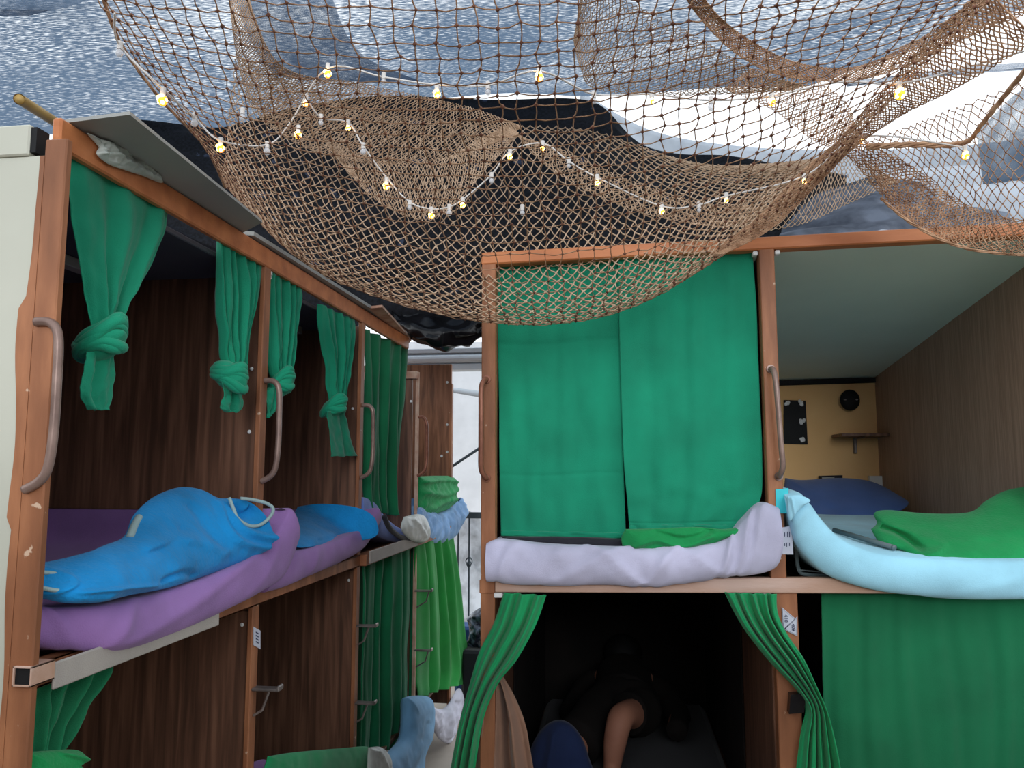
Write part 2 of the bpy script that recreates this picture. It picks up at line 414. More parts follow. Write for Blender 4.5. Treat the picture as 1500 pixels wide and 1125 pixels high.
def knot(c, rx, rz, parent, m, lean=.3, seed=0):
    """wrapped cloth knot: a ridged core and folded bands wound round it"""
    vs = []; fs = []; seg = 64; rings = 36
    ry = rx*.8
    for i in range(rings+1):
        a = PI*i/rings
        for k in range(seg):
            b = 2*PI*k/seg
            r = 1.0+.07*abs(math.sin(3.5*a+1.3*math.sin(b+seed)+seed))+.05*nz((math.cos(b), math.sin(b), a), 2.5, seed)
            x = rx*r*math.sin(a)*math.cos(b); y = ry*r*math.sin(a)*math.sin(b); z = rz*math.cos(a)
            vs.append(V(c)+V((x, y, z+lean*x)))
    for i in range(rings):
        for k in range(seg): fs.append([i*seg+k, i*seg+(k+1) % seg, (i+1)*seg+(k+1) % seg, (i+1)*seg+k])
    b = MB(); b.add(vs, fs)
    for q, (tl, zz, rr, fat) in enumerate(((.5, .42, .80, .26), (.46, .20, .90, .24), (.40, .0, .93, .20), (-.30, -.22, .88, .24), (-.24, -.42, .78, .22))):
        pts = []; rad = []
        for k in range(49):
            an = 2*PI*k/48
            x = rx*rr*math.cos(an); y = ry*rr*math.sin(an)
            pts.append(V(c)+V((x, y, rz*zz+tl*x*.9+.1*rz*math.sin(3*an+seed+q)+lean*x)))
            rad.append(rx*fat*(1+.15*math.sin(2*an+q*2+seed)))
        b.tube(pts[:-1], rad[:-1], 10, closed=True)
    return b.build('knot', m, parent, True)

def surf(rows, u, v):
    line = [cr(r, u) for r in rows]
    return cr(line, v)
def net(name, rows, nu, nv, m, rad=.0016, parent=None, diamond=False, jit=.25, seed=0, kn='knot', krad=2.3, sag=.10):
    """fishing net: rows of (px, py, y-distance) control points; every twine is a bent three-sided strand, every crossing a knot"""
    rows = [[V((*Yp(p[0], p[1], p[2]),)) for p in r] for r in rows]
    rnd = random.Random(seed); G = []
    for j in range(nv+1):
        g = []
        for i in range(nu+1):
            du = (rnd.random()-.5)*jit/nu; dv = (rnd.random()-.5)*jit/nv
            off = (.5/nu if (diamond and j % 2) else 0)
            g.append(surf(rows, min(1, max(0, i/nu+du+off)), min(1, max(0, j/nv+dv))))
        G.append(g)
    vs = []; fs = []; kv = []; kf = []
    def strand(a, b, r):
        d = b-a; ln = d.length
        if ln < 1e-5: return
        t = d/ln; up = V((0, 0, 1)) if abs(t.z) < .9 else V((1, 0, 0))
        x = t.cross(up).normalized(); y = t.cross(x)
        mid = (a+b)/2 + V((rnd.random()-.5, rnd.random()-.5, -rnd.random()))*ln*sag*(1 if abs(t.z) < .7 else .8)
        base = len(vs)
        for p in (a, mid, b):
            for k in range(3):
                an = 2*PI*k/3; vs.append(p+(x*math.cos(an)+y*math.sin(an))*r)
        for s in (0, 3):
            for k in range(3): fs.append([base+s+k, base+s+(k+1) % 3, base+s+3+(k+1) % 3, base+s+3+k])
    for j in range(nv+1):
        for i in range(nu+1):
            p = G[j][i]
            if not diamond:
                if i < nu: strand(p, G[j][i+1], rad)
                if j < nv: strand(p, G[j+1][i], rad)
            elif j < nv:
                if j % 2 == 0:
                    strand(p, G[j+1][i], rad)
                    if i > 0: strand(p, G[j+1][i-1], rad)
                else:
                    strand(p, G[j+1][i], rad)
                    if i < nu: strand(p, G[j+1][i+1], rad)
            b = len(kv); r = rad*krad*(.8+.5*rnd.random())
            for q in ((r, 0, 0), (-r, 0, 0), (0, r, 0), (0, -r, 0), (0, 0, r), (0, 0, -r)): kv.append(p+V(q))
            for q in ((0, 2, 4), (2, 1, 4), (1, 3, 4), (3, 0, 4), (2, 0, 5), (1, 2, 5), (3, 1, 5), (0, 3, 5)): kf.append([b+x for x in q])
    o = mk(name, vs, fs, m, parent, True); o['kind'] = 'stuff'
    if kn:
        k = mk('net_knots', kv, kf, kn, parent, True); k['kind'] = 'stuff'
    return o
def patch(name, rows, m, nu=40, nv=30, rip=.0, seed=0, parent=None, P=Yp, thick=0):
    rows = [[V((*P(p[0], p[1], p[2]),)) for p in r] for r in rows]
    vs = []; fs = []; uv = []
    for j in range(nv+1):
        for i in range(nu+1):
            p = surf(rows, i/nu, j/nv)
            p.z += rip*nz((i/nu*6, j/nv*9, seed), 1); p.y += rip*nz((i/nu*9, j/nv*7, seed+4), 1)
            vs.append(p); uv.append((i/nu, j/nv))
    for j in range(nv):
        for i in range(nu):
            a = j*(nu+1)+i; fs.append([a, a+1, a+nu+2, a+nu+1])
    return mk(name, vs, fs, m, parent, True, uvs=uv, solid=thick)

# ================================================================== THE SETTING
def structure(o): o['kind'] = 'structure'; return o
b = MB(); b.box((-5, -3, -.06), (5, 10, 0), bev=0); structure(b.build('floor', 'floor'))
for nm, lo, hi in (('blocker_rear', (-5, -1.4, 0), (1.9, -1.3, 1.95)), ('blocker_side', (1.8, -1.3, 0), (1.9, 2.4, 1.2)), ('blocker_left', (-5, -1.3, 0), (-4.9, 7.5, 2.3))):  # unseen walls added to block low daylight and keep the lower bunks dark
    b = MB(); b.box(lo, hi, bev=0); structure(b.build(nm, 'wood'))
# white plastic sheeting wall beyond the aisle, in upper and lower widths
structure(patch('wall_back', [[(540, 500, 7.2), (650, 500, 7.2), (760, 500, 7.2)], [(540, 640, 7.2), (650, 640, 7.2), (760, 640, 7.2)], [(540, 760, 7.2), (650, 760, 7.2), (760, 760, 7.2)]], 'sheetwhite', 20, 20, .02))
t = structure(patch('trim_1', [[(640, 565, 7.05), (720, 575, 7.05)], [(640, 571, 7.05), (720, 585, 7.05)]], 'gutter', 6, 2, 0, thick=.02))
film = patch('plastic_film', [[(640, 752, 6.6), (680, 752, 6.65), (720, 752, 6.6)], [(640, 840, 6.7), (680, 840, 6.55), (720, 840, 6.7)], [(640, 960, 6.6), (680, 960, 6.7), (720, 960, 6.6)]], 'plastic_film', 24, 40, .06)
tag(film, 'crinkled clear plastic film hanging behind the iron railing', 'plastic sheet')
# parapet seen under the bright opening, top right
structure(patch('wall_top', [[(850, 135, 6.2), (950, 192, 6.2), (1080, 216, 6.2), (1240, 222, 6.2), (1420, 214, 6.2), (1600, 190, 6.2)], [(850, 170, 6.2), (950, 222, 6.2), (1080, 250, 6.2), (1240, 262, 6.2), (1420, 250, 6.2), (1600, 230, 6.2)]], 'concrete', 30, 4, .0, thick=.06))
# grey metal sheeting under it on the right
structure(patch('wall_right', [[(1170, 262, 5.9), (1300, 252, 5.9), (1450, 240, 5.9), (1620, 215, 5.9)], [(1170, 400, 5.6), (1300, 400, 5.6), (1450, 390, 5.6), (1620, 380, 5.6)]], 'concrete', 20, 6, .0, thick=.03))
# gutter across the end of the aisle
b = MB(); g0 = Yp(560, 512, 5.6); g1 = Yp(760, 512, 5.6)
for (z0, z1, y0) in ((0, -.035, 0), (-.035, -.12, .03), (-.12, -.165, .0)):
    b.box((g0.x, 5.6+y0, g0.z+z1), (g1.x, 5.72, g0.z+z0), bev=.004)
b.tube([V((g0.x, 5.62, g0.z-.08)), V((g1.x, 5.62, g0.z-.08))], .034, 14)
tag(b.build('roof_gutter', 'gutter', smooth=False), 'grey metal gutter crossing the end of the aisle', 'gutter')
# ------------------------------------------------------------------ canopy
cn = patch('shade_cloth', [[(-300, -420, 1.5), (200, -420, 1.5), (700, -420, 1.5), (1200, -420, 1.5), (1750, -420, 1.5)],
    [(-200, -120, 2.2), (300, -130, 2.2), (760, -130, 2.2), (1200, -130, 2.2), (1700, -150, 2.2)],
    [(-120, 60, 3.3), (330, 50, 3.3), (760, 40, 3.3), (1200, 10, 3.3), (1640, -40, 3.3)],
    [(-90, 196, 5.0), (330, 190, 5.0), (640, 142, 5.0), (880, 138, 5.0), (1180, 126, 5.0), (1600, 96, 5.0)][0:5]], 'shade', 60, 40, .03)
tag(cn, 'blue grey woven shade cloth stretched overhead letting daylight through', 'shade cloth')
for rows, lab in (([[(-120, -60, 2.9), (60, -60, 2.9), (190, -60, 2.9)], [(-120, 30, 3.0), (40, 22, 3.0), (150, -6, 3.0)]], 'dark doubled strip of shade cloth in the top left corner'),
                  ([[(330, -60, 2.9), (400, -60, 2.9), (470, -60, 2.9)], [(362, 50, 3.1), (420, 60, 3.1), (520, 70, 3.1)], [(400, 110, 3.2), (470, 118, 3.2), (620, 120, 3.2)]], 'darker doubled strip of shade cloth behind the left of the net'),
                  ([[(1240, 120, 4.8), (1400, 100, 4.8), (1580, 84, 4.8)], [(1240, 127, 4.8), (1400, 110, 4.8), (1580, 96, 4.8)]], 'narrow dark cloth strip across the bright gap at the top right'),
                  ([[(1430, 195, 4.6), (1500, 130, 4.6), (1600, 110, 4.6)], [(1440, 270, 4.6), (1500, 265, 4.6), (1600, 260, 4.6)]], 'pale shade cloth flap hanging at the right edge')):
    tag(patch('shade_cloth', rows, 'shade_dense' if 'pale' not in lab else 'shade', 16, 12, .01), lab, 'shade cloth')
# black tarp
tp = patch('black_tarp', [[(150, 176, 4.3), (300, 186, 4.3), (450, 150, 4.3), (640, 142, 4.3), (850, 152, 4.3), (945, 208, 4.3), (1090, 236, 4.3), (1240, 262, 4.3)],
    [(150, 250, 4.1), (300, 290, 4.0), (450, 320, 3.9), (640, 330, 3.9), (860, 300, 3.9), (960, 320, 3.9), (1090, 320, 3.9), (1240, 320, 3.9)],
    [(150, 300, 4.0), (300, 400, 3.95), (450, 470, 3.9), (575, 482, 3.9), (705, 480, 3.9), (840, 430, 3.9), (1040, 400, 3.9), (1240, 360, 3.9)]], 'tarp', 80, 50, .05)
tag(tp, 'black shade netting draped behind the fishing net above the bunks', 'tarp')
bg_ = patch('black_plastic_bundle', [[(560, 452, 3.92), (640, 462, 3.85), (725, 455, 3.92)], [(572, 474, 3.85), (645, 488, 3.68), (722, 470, 3.85)], [(596, 488, 3.85), (650, 512, 3.78), (718, 486, 3.85)], [(600, 482, 3.95), (650, 498, 4.0), (712, 478, 3.95)]], 'plastic_black', 40, 30, .035)
tag(bg_, 'shiny black plastic bundle sagging at the end of the left beam', 'tarp')
# rolled dark canvas above the right row
cv = patch('grey_canvas', [[(1180, 300, 3.6), (1250, 262, 3.6), (1320, 262, 3.6), (1400, 300, 3.6), (1480, 318, 3.6)], [(1150, 330, 3.3), (1240, 300, 3.2), (1320, 292, 3.2), (1400, 318, 3.2), (1480, 326, 3.2)], [(1140, 352, 2.9), (1240, 346, 2.9), (1320, 340, 2.9), (1400, 338, 2.9), (1480, 332, 2.9)]],
           mat('slate_canvas', (66, 72, 84), (112, 120, 134), 9, rough=.7, c3=(92, 98, 110), wear=((110, 78, 56), 4, .66)), 30, 20, .03)
tag(cv, 'slate grey canvas lying on top of the right bunks', 'canvas')

# ================================================================== LEFT ROW OF BUNKS
PY = [1.275, 2.185, 3.09, 4.0, 4.885]
ROOT = thing('bunk_row', (-1.05, 1.27, 0), 'brown steel framed double-deck bunk row running along the left side', 'bunk bed')
def post(y, z0, z1, root, m='frame', x0=-1.064, x1=-1.048):
    b = MB(); b.box((x0, y-.021, z0), (x1, y+.021, z1)); return b.build('post', m, root)
b = MB(); b.box((-1.048, 1.249, 0), (-1.003, 1.266, 2.262)); b.build('post', 'frame', ROOT)
for y in PY[1:3]: post(y, 0.0, 2.264, ROOT)
b = MB(); b.box((-1.066, 1.284, 2.262), (-1.046, 3.80, 2.322), bev=.004); b.build('top_beam', 'beam', ROOT)
def divider(y, z0, z1, root, m='wood', x1=-1.05, x0=-2.93):
    b = MB(); b.box((x0, y-.009, z0), (x1, y+.009, z1)); return b.build('divider_panel', m, root)
for y in PY[1:3]:
    divider(y, 1.29, 2.25, ROOT); divider(y, .02, 1.24, ROOT)
b = MB(); b.box((-2.93, 1.25, 0.0), (-1.047, 1.262, 2.232)); b.build('end_panel', 'cream', ROOT, label='cream painted end panel')
# brown paint that ran over the edge of the cream panel
pts = []
rnd = random.Random(3); vs = []; fs = []
n = 60
for i in range(n+1):
    z = .9+1.33*i/n; wd = .012+.010*nz((0, 0, z), 6, 2)+.014*max(0, nz((1, 0, z), 2.2, 5))
    if 1.55 < z < 1.95: wd += .012
    vs += [V((-1.046, 1.2492, z)), V((-1.048-max(.003, wd), 1.2492, z)), V((-1.046, 1.2482, z)), V((-1.048-max(.002, wd-.001), 1.2482, z))]
for i in range(n):
    a = 4*i; fs += [[a+2, a+3, a+7, a+6], [a+1, a+5, a+7, a+3], [a, a+2, a+6, a+4]]
mk('overpainted_edge', vs, fs, 'frame', ROOT, False)
b = MB()
for (y0, y1, z0, z1) in ((1.235, 1.265, 2.235, 2.30),):
    b.box((-2.2, 1.245, 2.232), (-1.078, 1.285, 2.292), bev=.003)
b.build('end_beam', 'cream', ROOT, label='cream square tube with an open end')
b = MB(); b.box((-1.0785, 1.249, 2.238), (-1.066, 1.281, 2.287), bev=0); b.build('tube_opening_shade', 'black', ROOT, label='black block for the shade in the open end of the cream tube')  # black block painted in for the shade inside the tube
b = MB(); b.box((-2.95, 1.26, 0), (-2.93, 3.12, 2.26)); b.build('back_panel', 'wood', ROOT)
b = MB(); b.box((-2.93, 1.28, 2.235), (-1.095, 3.12, 2.25)); b.build('ceiling_panel', 'darkceil', ROOT, label='dark blue grey ceiling panel')
b = MB(); b.box((-2.93, 1.264, 1.30), (-1.07, 1.274, 2.24)); b.build('inner_panel', 'wood', ROOT)
# pale strips added for the lit, reflecting bits of the ceiling
for (y0, x) in ((1.9, -1.5), (2.75, -1.3)):
    b = MB(); b.box((x-.02, y0-.35, 2.205), (x+.02, y0+.25, 2.234)); b.build('lit_ceiling_strip', 'board', ROOT, label='pale strip for a lit bit of ceiling')
# side rails between the decks: a square tube with an open end towards the camera
b = MB(); b.box((-1.066, 1.262, 1.258), (-1.01, 1.275, 1.304), bev=0)
rl = MB(); y0, y1, z0, z1, x0, x1 = 1.255, 3.12, 1.254, 1.30, -1.078, -1.046
for lo, hi in (((x0, y0, z0), (x1, y1, z0+.005)), ((x0, y0, z1-.005), (x1, y1, z1)), ((x0, y0, z0), (x0+.005, y1, z1)), ((x1-.005, y0, z0), (x1, y1, z1))): rl.box(lo, hi, bev=.001)
rl.build('side_rail', 'frame', ROOT)
rl = MB(); y0, y1, z0, z1, x0, x1 = 1.243, 1.30, 1.278, 1.312, -1.035, -.999
for lo, hi in (((x0, y0, z0), (x1, y1, z0+.003)), ((x0, y0, z1-.003), (x1, y1, z1)), ((x0, y0, z0), (x0+.003, y1, z1)), ((x1-.003, y0, z0), (x1, y1, z1))): rl.box(lo, hi, bev=.0005)
rl.build('rail_stub', 'raw_rail', ROOT, label='open square tube stub with worn rim')
b = MB(); b.box((-1.032, 1.2465, 1.281), (-1.002, 1.248, 1.309), bev=0); b.build('tube_shade', 'black', ROOT)  # black plate stands in for the shade inside the open stub
b = MB(); b.box((-1.006, 1.30, 1.258), (-.999, 1.88, 1.306)); b.build('bed_board', 'pad', ROOT, label='pale board edge under the first mattress')
b = MB(); b.box((-2.93, 1.28, 1.27), (-1.06, 3.12, 1.288)); b.build('deck_panel', 'wood', ROOT)
b = MB(); b.box((-1.06, 1.26, .36), (-1.02, 3.12, .41)); b.build('side_rail', 'frame', ROOT)
b = MB(); b.box((-2.93, 1.28, .37), (-1.06, 3.12, .39)); b.build('deck_panel', 'wood', ROOT)
def handle(pts, root, m='handle', r=.0085):
    b = MB(); P_ = dens(pts, 6); b.tube(P_, r, 10)
    o = b.build('grab_handle', m, root, True)
    return o
for y in PY[:3]:
    X = -1.048 if y > 1.5 else -1.039
    y = y if y > 1.5 else 1.246
    handle([(X, y, 1.915), (X+.03, y, 1.912), (X+.047, y, 1.885), (X+.05, y, 1.80), (X+.05, y, 1.72), (X+.044, y, 1.655), (X+.028, y, 1.628), (X, y, 1.613)], ROOT)
for y, zs in ((PY[0], ()), (PY[1], (1.02,)), (PY[2], (1.02, .72))):
    for z in zs:
        b = MB(); b.box((-1.048, y-.016, z-.004), (-.965, y+.016, z+.004)); b.box((-.973, y-.017, z-.002), (-.964, y+.017, z+.012)); b.build('step', 'steel', ROOT)
        b = MB(); b.tube([(-1.045, y, z-.075), (-1.02, y, z-.06), (-1.0, y, z-.004)], .004, 6); b.build('step_brace', 'steel', ROOT)
# screws on the dividers
for y, zz in ((PY[1], (1.95, 1.76, 1.2)), (PY[2], (1.9, 1.72, 1.2))):
    for z in zz:
        b = MB(); b.ball((-1.085, y-.011, z), .006, (1, .5, 1), 8, 5); b.build('screw', 'white', ROOT)
for y, lab in ((PY[0], 0), (PY[1], 0), (PY[2], 0)):
    b = MB(); b.box((-1.06, y+.022, 2.247), (-1.05, y+.034, 2.259), bev=.001); b.tube([(-1.055, y+.028, 2.25), (-1.055, y+.036, 2.24), (-1.055, y+.028, 2.234)], .002, 6); b.build('curtain_hook', 'white', ROOT)
# paper tag on second post
c = [L(371, 918, -.004), L(381, 924, -.004), L(381, 951, -.004), L(371, 945, -.004)]
b = MB(); b.quadbox(c, (.0012, 0, 0)); t = b.build('number_tag', 'paper')
tag(t, 'small white paper tag on the second post from the left', 'tag')
c2 = [x+V((.0016, 0, 0)) for x in c]
b = MB()
for k in range(4):
    u0 = .2+.17*k; b.quadbox([c2[0].lerp(c2[3], u0).lerp(c2[1].lerp(c2[2], u0), .3), c2[0].lerp(c2[3], u0).lerp(c2[1].lerp(c2[2], u0), .7), c2[0].lerp(c2[3], u0+.06).lerp(c2[1].lerp(c2[2], u0+.06), .7), c2[0].lerp(c2[3], u0+.06).lerp(c2[1].lerp(c2[2], u0+.06), .3)], (.0004, 0, 0))
b.build('print', 'ink', t)

# far row beyond it, lower roof
FAR = thing('bunk_row', (-1.05, 4.0, 0), 'far plywood bunk row with lower roof behind the green pleated curtain', 'bunk bed')
b = MB(); b.box((-1.062, 4.002, 0), (-1.045, 4.02, 2.17)); b.build('post', 'cream_edge', FAR)
post(PY[4], 0, 2.2, FAR)
b = MB(); b.box((-2.9, 3.985, 1.32), (-1.075, 4.0, 2.13)); b.build('divider_panel', 'wood', FAR)
b = MB(); b.box((-2.9, 3.985, .3), (-1.075, 4.0, 1.26)); b.build('divider_panel', 'wood', FAR)
b = MB(); b.box((-2.9, 4.875, 1.2), (-1.055, 4.9, 2.33)); b.build('divider_panel', 'wood_light', FAR)
b = MB(); b.box((-2.9, 4.875, .2), (-1.055, 4.9, 1.2)); b.build('divider_panel', 'wood', FAR)
b = MB(); b.box((-2.9, 3.97, 2.13), (-1.05, 4.02, 2.17)); b.build('top_beam', 'cream_edge', FAR)
b = MB(); b.box((-1.07, 3.1, 1.255), (-1.02, 4.9, 1.30)); b.build('side_rail', 'frame', FAR)
b = MB(); b.box((-1.02, 3.13, 1.26), (-1.012, 3.9, 1.312)); b.build('bed_board', 'pad', FAR, label='white board along the rail')
b = MB(); b.box((-2.9, 3.11, 1.27), (-1.06, 4.9, 1.288)); b.build('deck_panel', 'wood', FAR)
b = MB(); b.box((-2.9, 3.11, .37), (-1.06, 4.9, .39)); b.build('deck_panel', 'wood', FAR)
X = -1.045
handle([(X, 4.0, 1.925), (X+.03, 4.0, 1.922), (X+.047, 4.0, 1.885), (X+.05, 4.0, 1.80), (X+.05, 4.0, 1.72), (X+.044, 4.0, 1.655), (X+.028, 4.0, 1.628), (X, 4.0, 1.613)], FAR, 'copper')
for z in (1.02, .72):
    b = MB(); b.box((-1.05, 3.985, z-.004), (-.955, 4.015, z+.004)); b.box((-.963, 3.983, z-.002), (-.954, 4.017, z+.012)); b.build('step', 'steel', FAR)
    b = MB(); b.tube([(-1.04, 4.0, z-.085), (-.99, 4.0, z-.055), (-.975, 4.0, z-.004)], .004, 6); b.build('step_brace', 'steel', FAR)
for (px, py) in ((655, 560), (655, 622), (647, 668), (655, 662)):
    p = Yp(px, py, 4.872); b = MB(); b.ball(p, .009, (1, .5, 1), 8, 5); b.build('screw', 'white', FAR)
p = Yp(602, 588, 3.983); b = MB(); b.ball(p, .007, (1, .5, 1), 8, 5); b.build('screw', 'white', FAR)

# boards on top of the left row
def board(pix, z, th, m, label, cat='board'):
    b = MB(); b.quadbox([Zp(x, y, z) for x, y in pix], (0, 0, th)); return tag(b.build('roof_board', m), label, cat)
board([(95, 180), (190, 168), (384, 326), (352, 343)], 2.325, .007, 'board', 'large grey board overhanging the left end of the top beam')
board([(352, 344), (372, 345), (560, 462), (560, 478)], 2.326, .012, 'board', 'long narrow grey board strip on the beam of the left row')
board([(540, 452), (560, 450), (603, 498), (598, 504)], 2.325, .01, 'cream_edge', 'short brownish board at the far end of the top beam')
# pipe sticking out on the far left
b = MB(); p0 = Yp(28, 145, 1.5); p1 = Yp(108, 196, 1.85)
p1.z = max(p1.z, 2.36); b.tube([p0, p0.lerp(p1, .5), p1], .0125, 16, cap=False)
b.tube([p0+(p1-p0)*.002, p0.lerp(p1, .5), p1], .0105, 16, cap=True)
tag(b.build('pipe', 'brass', smooth=True), 'yellowish brown pipe poking out above the cream end panel', 'pipe')
# crumpled bag wedged on the beam
def PB(px, py): return L(px, py, -.012)
pb = puff('plastic_bag', [(128, 195), (150, 205), (178, 212), (205, 232), (232, 258), (236, 268), (210, 258), (185, 250), (158, 240), (142, 226), (146, 216)], [(150, 215), (185, 235), (220, 256)], PB, 'bag', None, .012, .5, ((((150, 208), (165, 225), (200, 250)), 3, .006), (((145, 225), (175, 228)), 2, .005)), N=NL, ws=60, wr=.008)
tag(pb, 'crumpled pale plastic bag wedged between grey board and top beam', 'bag')

# ================================================================== RIGHT ROW OF BUNKS
RR = thing('bunk_row', (.5, 2.4, 0), 'brown steel framed double-deck bunk row facing the camera on the right', 'bunk bed')
def tbox(name, lo, hi, m, root=RR, bev=.0025, label=None):
    b = MB(); b.box(lo, hi, tiltR, bev); return b.build(name, m, root, label=label)
RX = [(-.422, -.377), (.447, .492), (1.33, 1.375)]
for a, c in RX: tbox('post', (a, 2.40, 1.3 if a > 0 else 0), (c, 2.445, 2.31), 'frame')
for a, c in ((.453, .520), (1.33, 1.38)): tbox('post', (a, 2.40, 0), (c, 2.445, 1.3), 'frame')
tbox('top_beam', (-.424, 2.398, 2.308), (1.42, 2.447, 2.348), 'beam', bev=.004)
tbox('roof_edge', (-.1, 2.42, 2.349), (1.42, 2.46, 2.354), 'pad', bev=.001)
tbox('middle_rail', (-.376, 2.392, 1.272), (1.42, 2.43, 1.315), 'raw_rail', label='pale worn rail')
tbox('rail_end', (-.425, 2.396, 1.268), (-.377, 2.44, 1.31), 'frame')
tbox('divider_panel', (.4495, 2.446, 1.3), (.46, 4.24, 2.3), 'wood')
tbox('divider_panel', (.4495, 2.446, 0), (.46, 4.24, 1.26), 'wood')
tbox('divider_panel', (1.352, 2.42, 1.3), (1.37, 4.24, 2.33), 'wood_stripe', label='ribbed brown side panel')
tbox('divider_panel', (1.352, 2.446, 0), (1.37, 4.24, 1.26), 'wood')
tbox('divider_panel', (-.415, 2.446, 0), (-.40, 4.24, 1.27), 'wood')
tbox('divider_panel', (-.415, 2.446, 1.3), (-.40, 4.24, 2.3), 'wood')
tbox('deck_panel', (-.41, 2.43, 1.275), (1.36, 4.24, 1.295), 'wood')
tbox('lower_deck', (-.41, 2.43, .34), (1.36, 4.24, .38), 'wood')
tbox('back_panel', (-.42, 4.24, 0), (.455, 4.26, 2.3), 'bunk_shade')  # back panels coloured near-black in place of shade
tbox('back_panel', (.455, 4.24, 0), (1.38, 4.26, 1.27), 'bunk_shade')
tbox('deck_shade', (-.398, 2.46, 1.268), (1.35, 4.24, 1.274), 'bunk_shade')  # black sheets added under the deck and on the sides as shade
tbox('side_shade', (-.399, 3.0, .4), (-.392, 4.24, 1.262), 'bunk_shade')
tbox('side_shade', (.442, 3.0, .4), (.4485, 4.24, 1.262), 'bunk_shade')
tbox('back_panel', (.455, 4.235, 1.27), (1.38, 4.26, 2.3), 'beige', label='ochre painted back panel')
# sloping sage ceiling
b = MB(); b.quadbox([tiltR((-.40, 2.44, 2.318)), tiltR((1.352, 2.44, 2.318)), tiltR((1.352, 4.24, 2.095)), tiltR((-.40, 4.24, 2.095))], (0, 0, .012)); b.build('ceiling_panel', 'ceil', RR, label='sage grey sloping ceiling')
tbox('ceiling_trim', (.455, 4.215, 2.068), (1.352, 4.236, 2.094), 'black')
def rh(x, z0, z1, m, dx=0, lean=0):
    X = x; P_ = [(X, 2.40, z1), (X-dx*.3, 2.372, z1-.004), (X-dx, 2.356, z1-.03), (X-dx+lean*.3, 2.352, z1-.1), (X-dx+lean*.7, 2.352, z0+.1), (X-dx+lean, 2.356, z0+.03), (X+lean*.8, 2.372, z0+.004), (X+lean, 2.40, z0)]
    o = handle([tiltR(p) for p in P_], RR, m, .0085)
    for z, xx in ((z1, X), (z0, X+lean)):
        b = MB(); b.tube([tiltR((xx, 2.401, z)), tiltR((xx, 2.394, z))], .013, 12); fl = b.build('flange', m, o)
        fl.parent = o
rh(-.404, 1.622, 1.933, 'copper', .01); rh(.468, 1.612, 1.935, 'handle', -.004, .012)
for x in (.437, .503):
    tbox('curtain_hook', (x-.008, 2.402, 2.292), (x+.007, 2.43, 2.305), 'white')
for x in (-.37, .43): tbox('curtain_hook', (x-.01, 2.395, 1.255), (x+.018, 2.42, 1.27), 'white')
# black bracket on the lower post
b = MB(); b.quadbox([R(1158, 1018, -.03), R(1181, 1016, -.03), R(1178, 1044, -.03), R(1156, 1046, -.03)], (0, .03, 0)); b.build('bracket', 'plastic_black', RR, label='black plastic bracket')

# papers on the post
def plate(name, pix, d, m, th=.0012, parent=None):
    b = MB(); b.quadbox([R(x, y, d) for x, y in pix], (0, th, 0)); return b.build(name, m, parent)
t = plate('paper_note', [(1136, 717), (1155, 715), (1155, 752), (1137, 752)], -.0035, 'tape'); tag(t, 'turquoise paper stuck to the post below the right handle', 'paper')
t = plate('paper_note', [(1145, 773), (1160, 770), (1162, 812), (1146, 812)], -.0035, 'paper'); tag(t, 'white paper note with faint print below the turquoise paper', 'paper')
for (x, y0, y1) in ((1149, 780, 786), (1153, 779, 787), (1156, 779, 787), (1149, 796, 800), (1152, 795, 801), (1156, 795, 800)):
    plate('print', [(x, y0), (x+1, y0), (x+1, y1), (x, y1)], -.0045, 'ink', .0005, t)
# 410 / 409 triangular labels
def tri(pix, m, d, parent=None, name='number_label', th=.0012):
    v = [R(x, y, d) for x, y in pix]; v2 = [p+V((0, th, 0)) for p in v]
    return mk(name, v+v2, [[0, 1, 2], [5, 4, 3], [0, 3, 4, 1], [1, 4, 5, 2], [2, 5, 3, 0]], m, parent, False)
def txt(s, px, py, d, size, rot, parent, m='ink'):
    cu = bpy.data.curves.new('number', 'FONT'); cu.body = s; cu.size = size; cu.align_x = 'CENTER'; cu.align_y = 'CENTER'; cu.extrude = .0003
    cu.offset = .0001
    tmp = bpy.data.objects.new('tmp', cu); COL.objects.link(tmp)
    me = bpy.data.meshes.new_from_object(tmp.evaluated_get(bpy.context.evaluated_depsgraph_get())); bpy.data.objects.remove(tmp)
    me.materials.clear(); me.materials.append(M[m])
    o = bpy.data.objects.new('number', me); COL.objects.link(o); o.parent = parent
    o.location = R(px, py, d) - parent.location; o.rotation_euler = (PI/2, rot, 0)
    return o
for pix, s, cx, cy, lab in (([(1145, 889), (1166, 907), (1147, 924)], '410', 1151.5, 906, 'white triangular number label reading 410, upper one on the post'),
                       ([(1168, 903), (1168, 932), (1148, 922)], '409', 1162, 919, 'white triangular number label reading 409, lower one on the post')):
    t = tri(pix, 'paper', -.004); tag(t, lab, 'label')
    # dark outline
    cxm = sum(p[0] for p in pix)/3; cym = sum(p[1] for p in pix)/3
    b = MB()
    q = [R(cxm+(x-cxm)*.86, cym+(y-cym)*.86, -.0048) for x, y in pix]
    b.tube(q, .0006, 4, closed=True); b.build('outline', 'ink', t)
    txt(s, cx, cy, -.0056, .0145, PI/2, t)

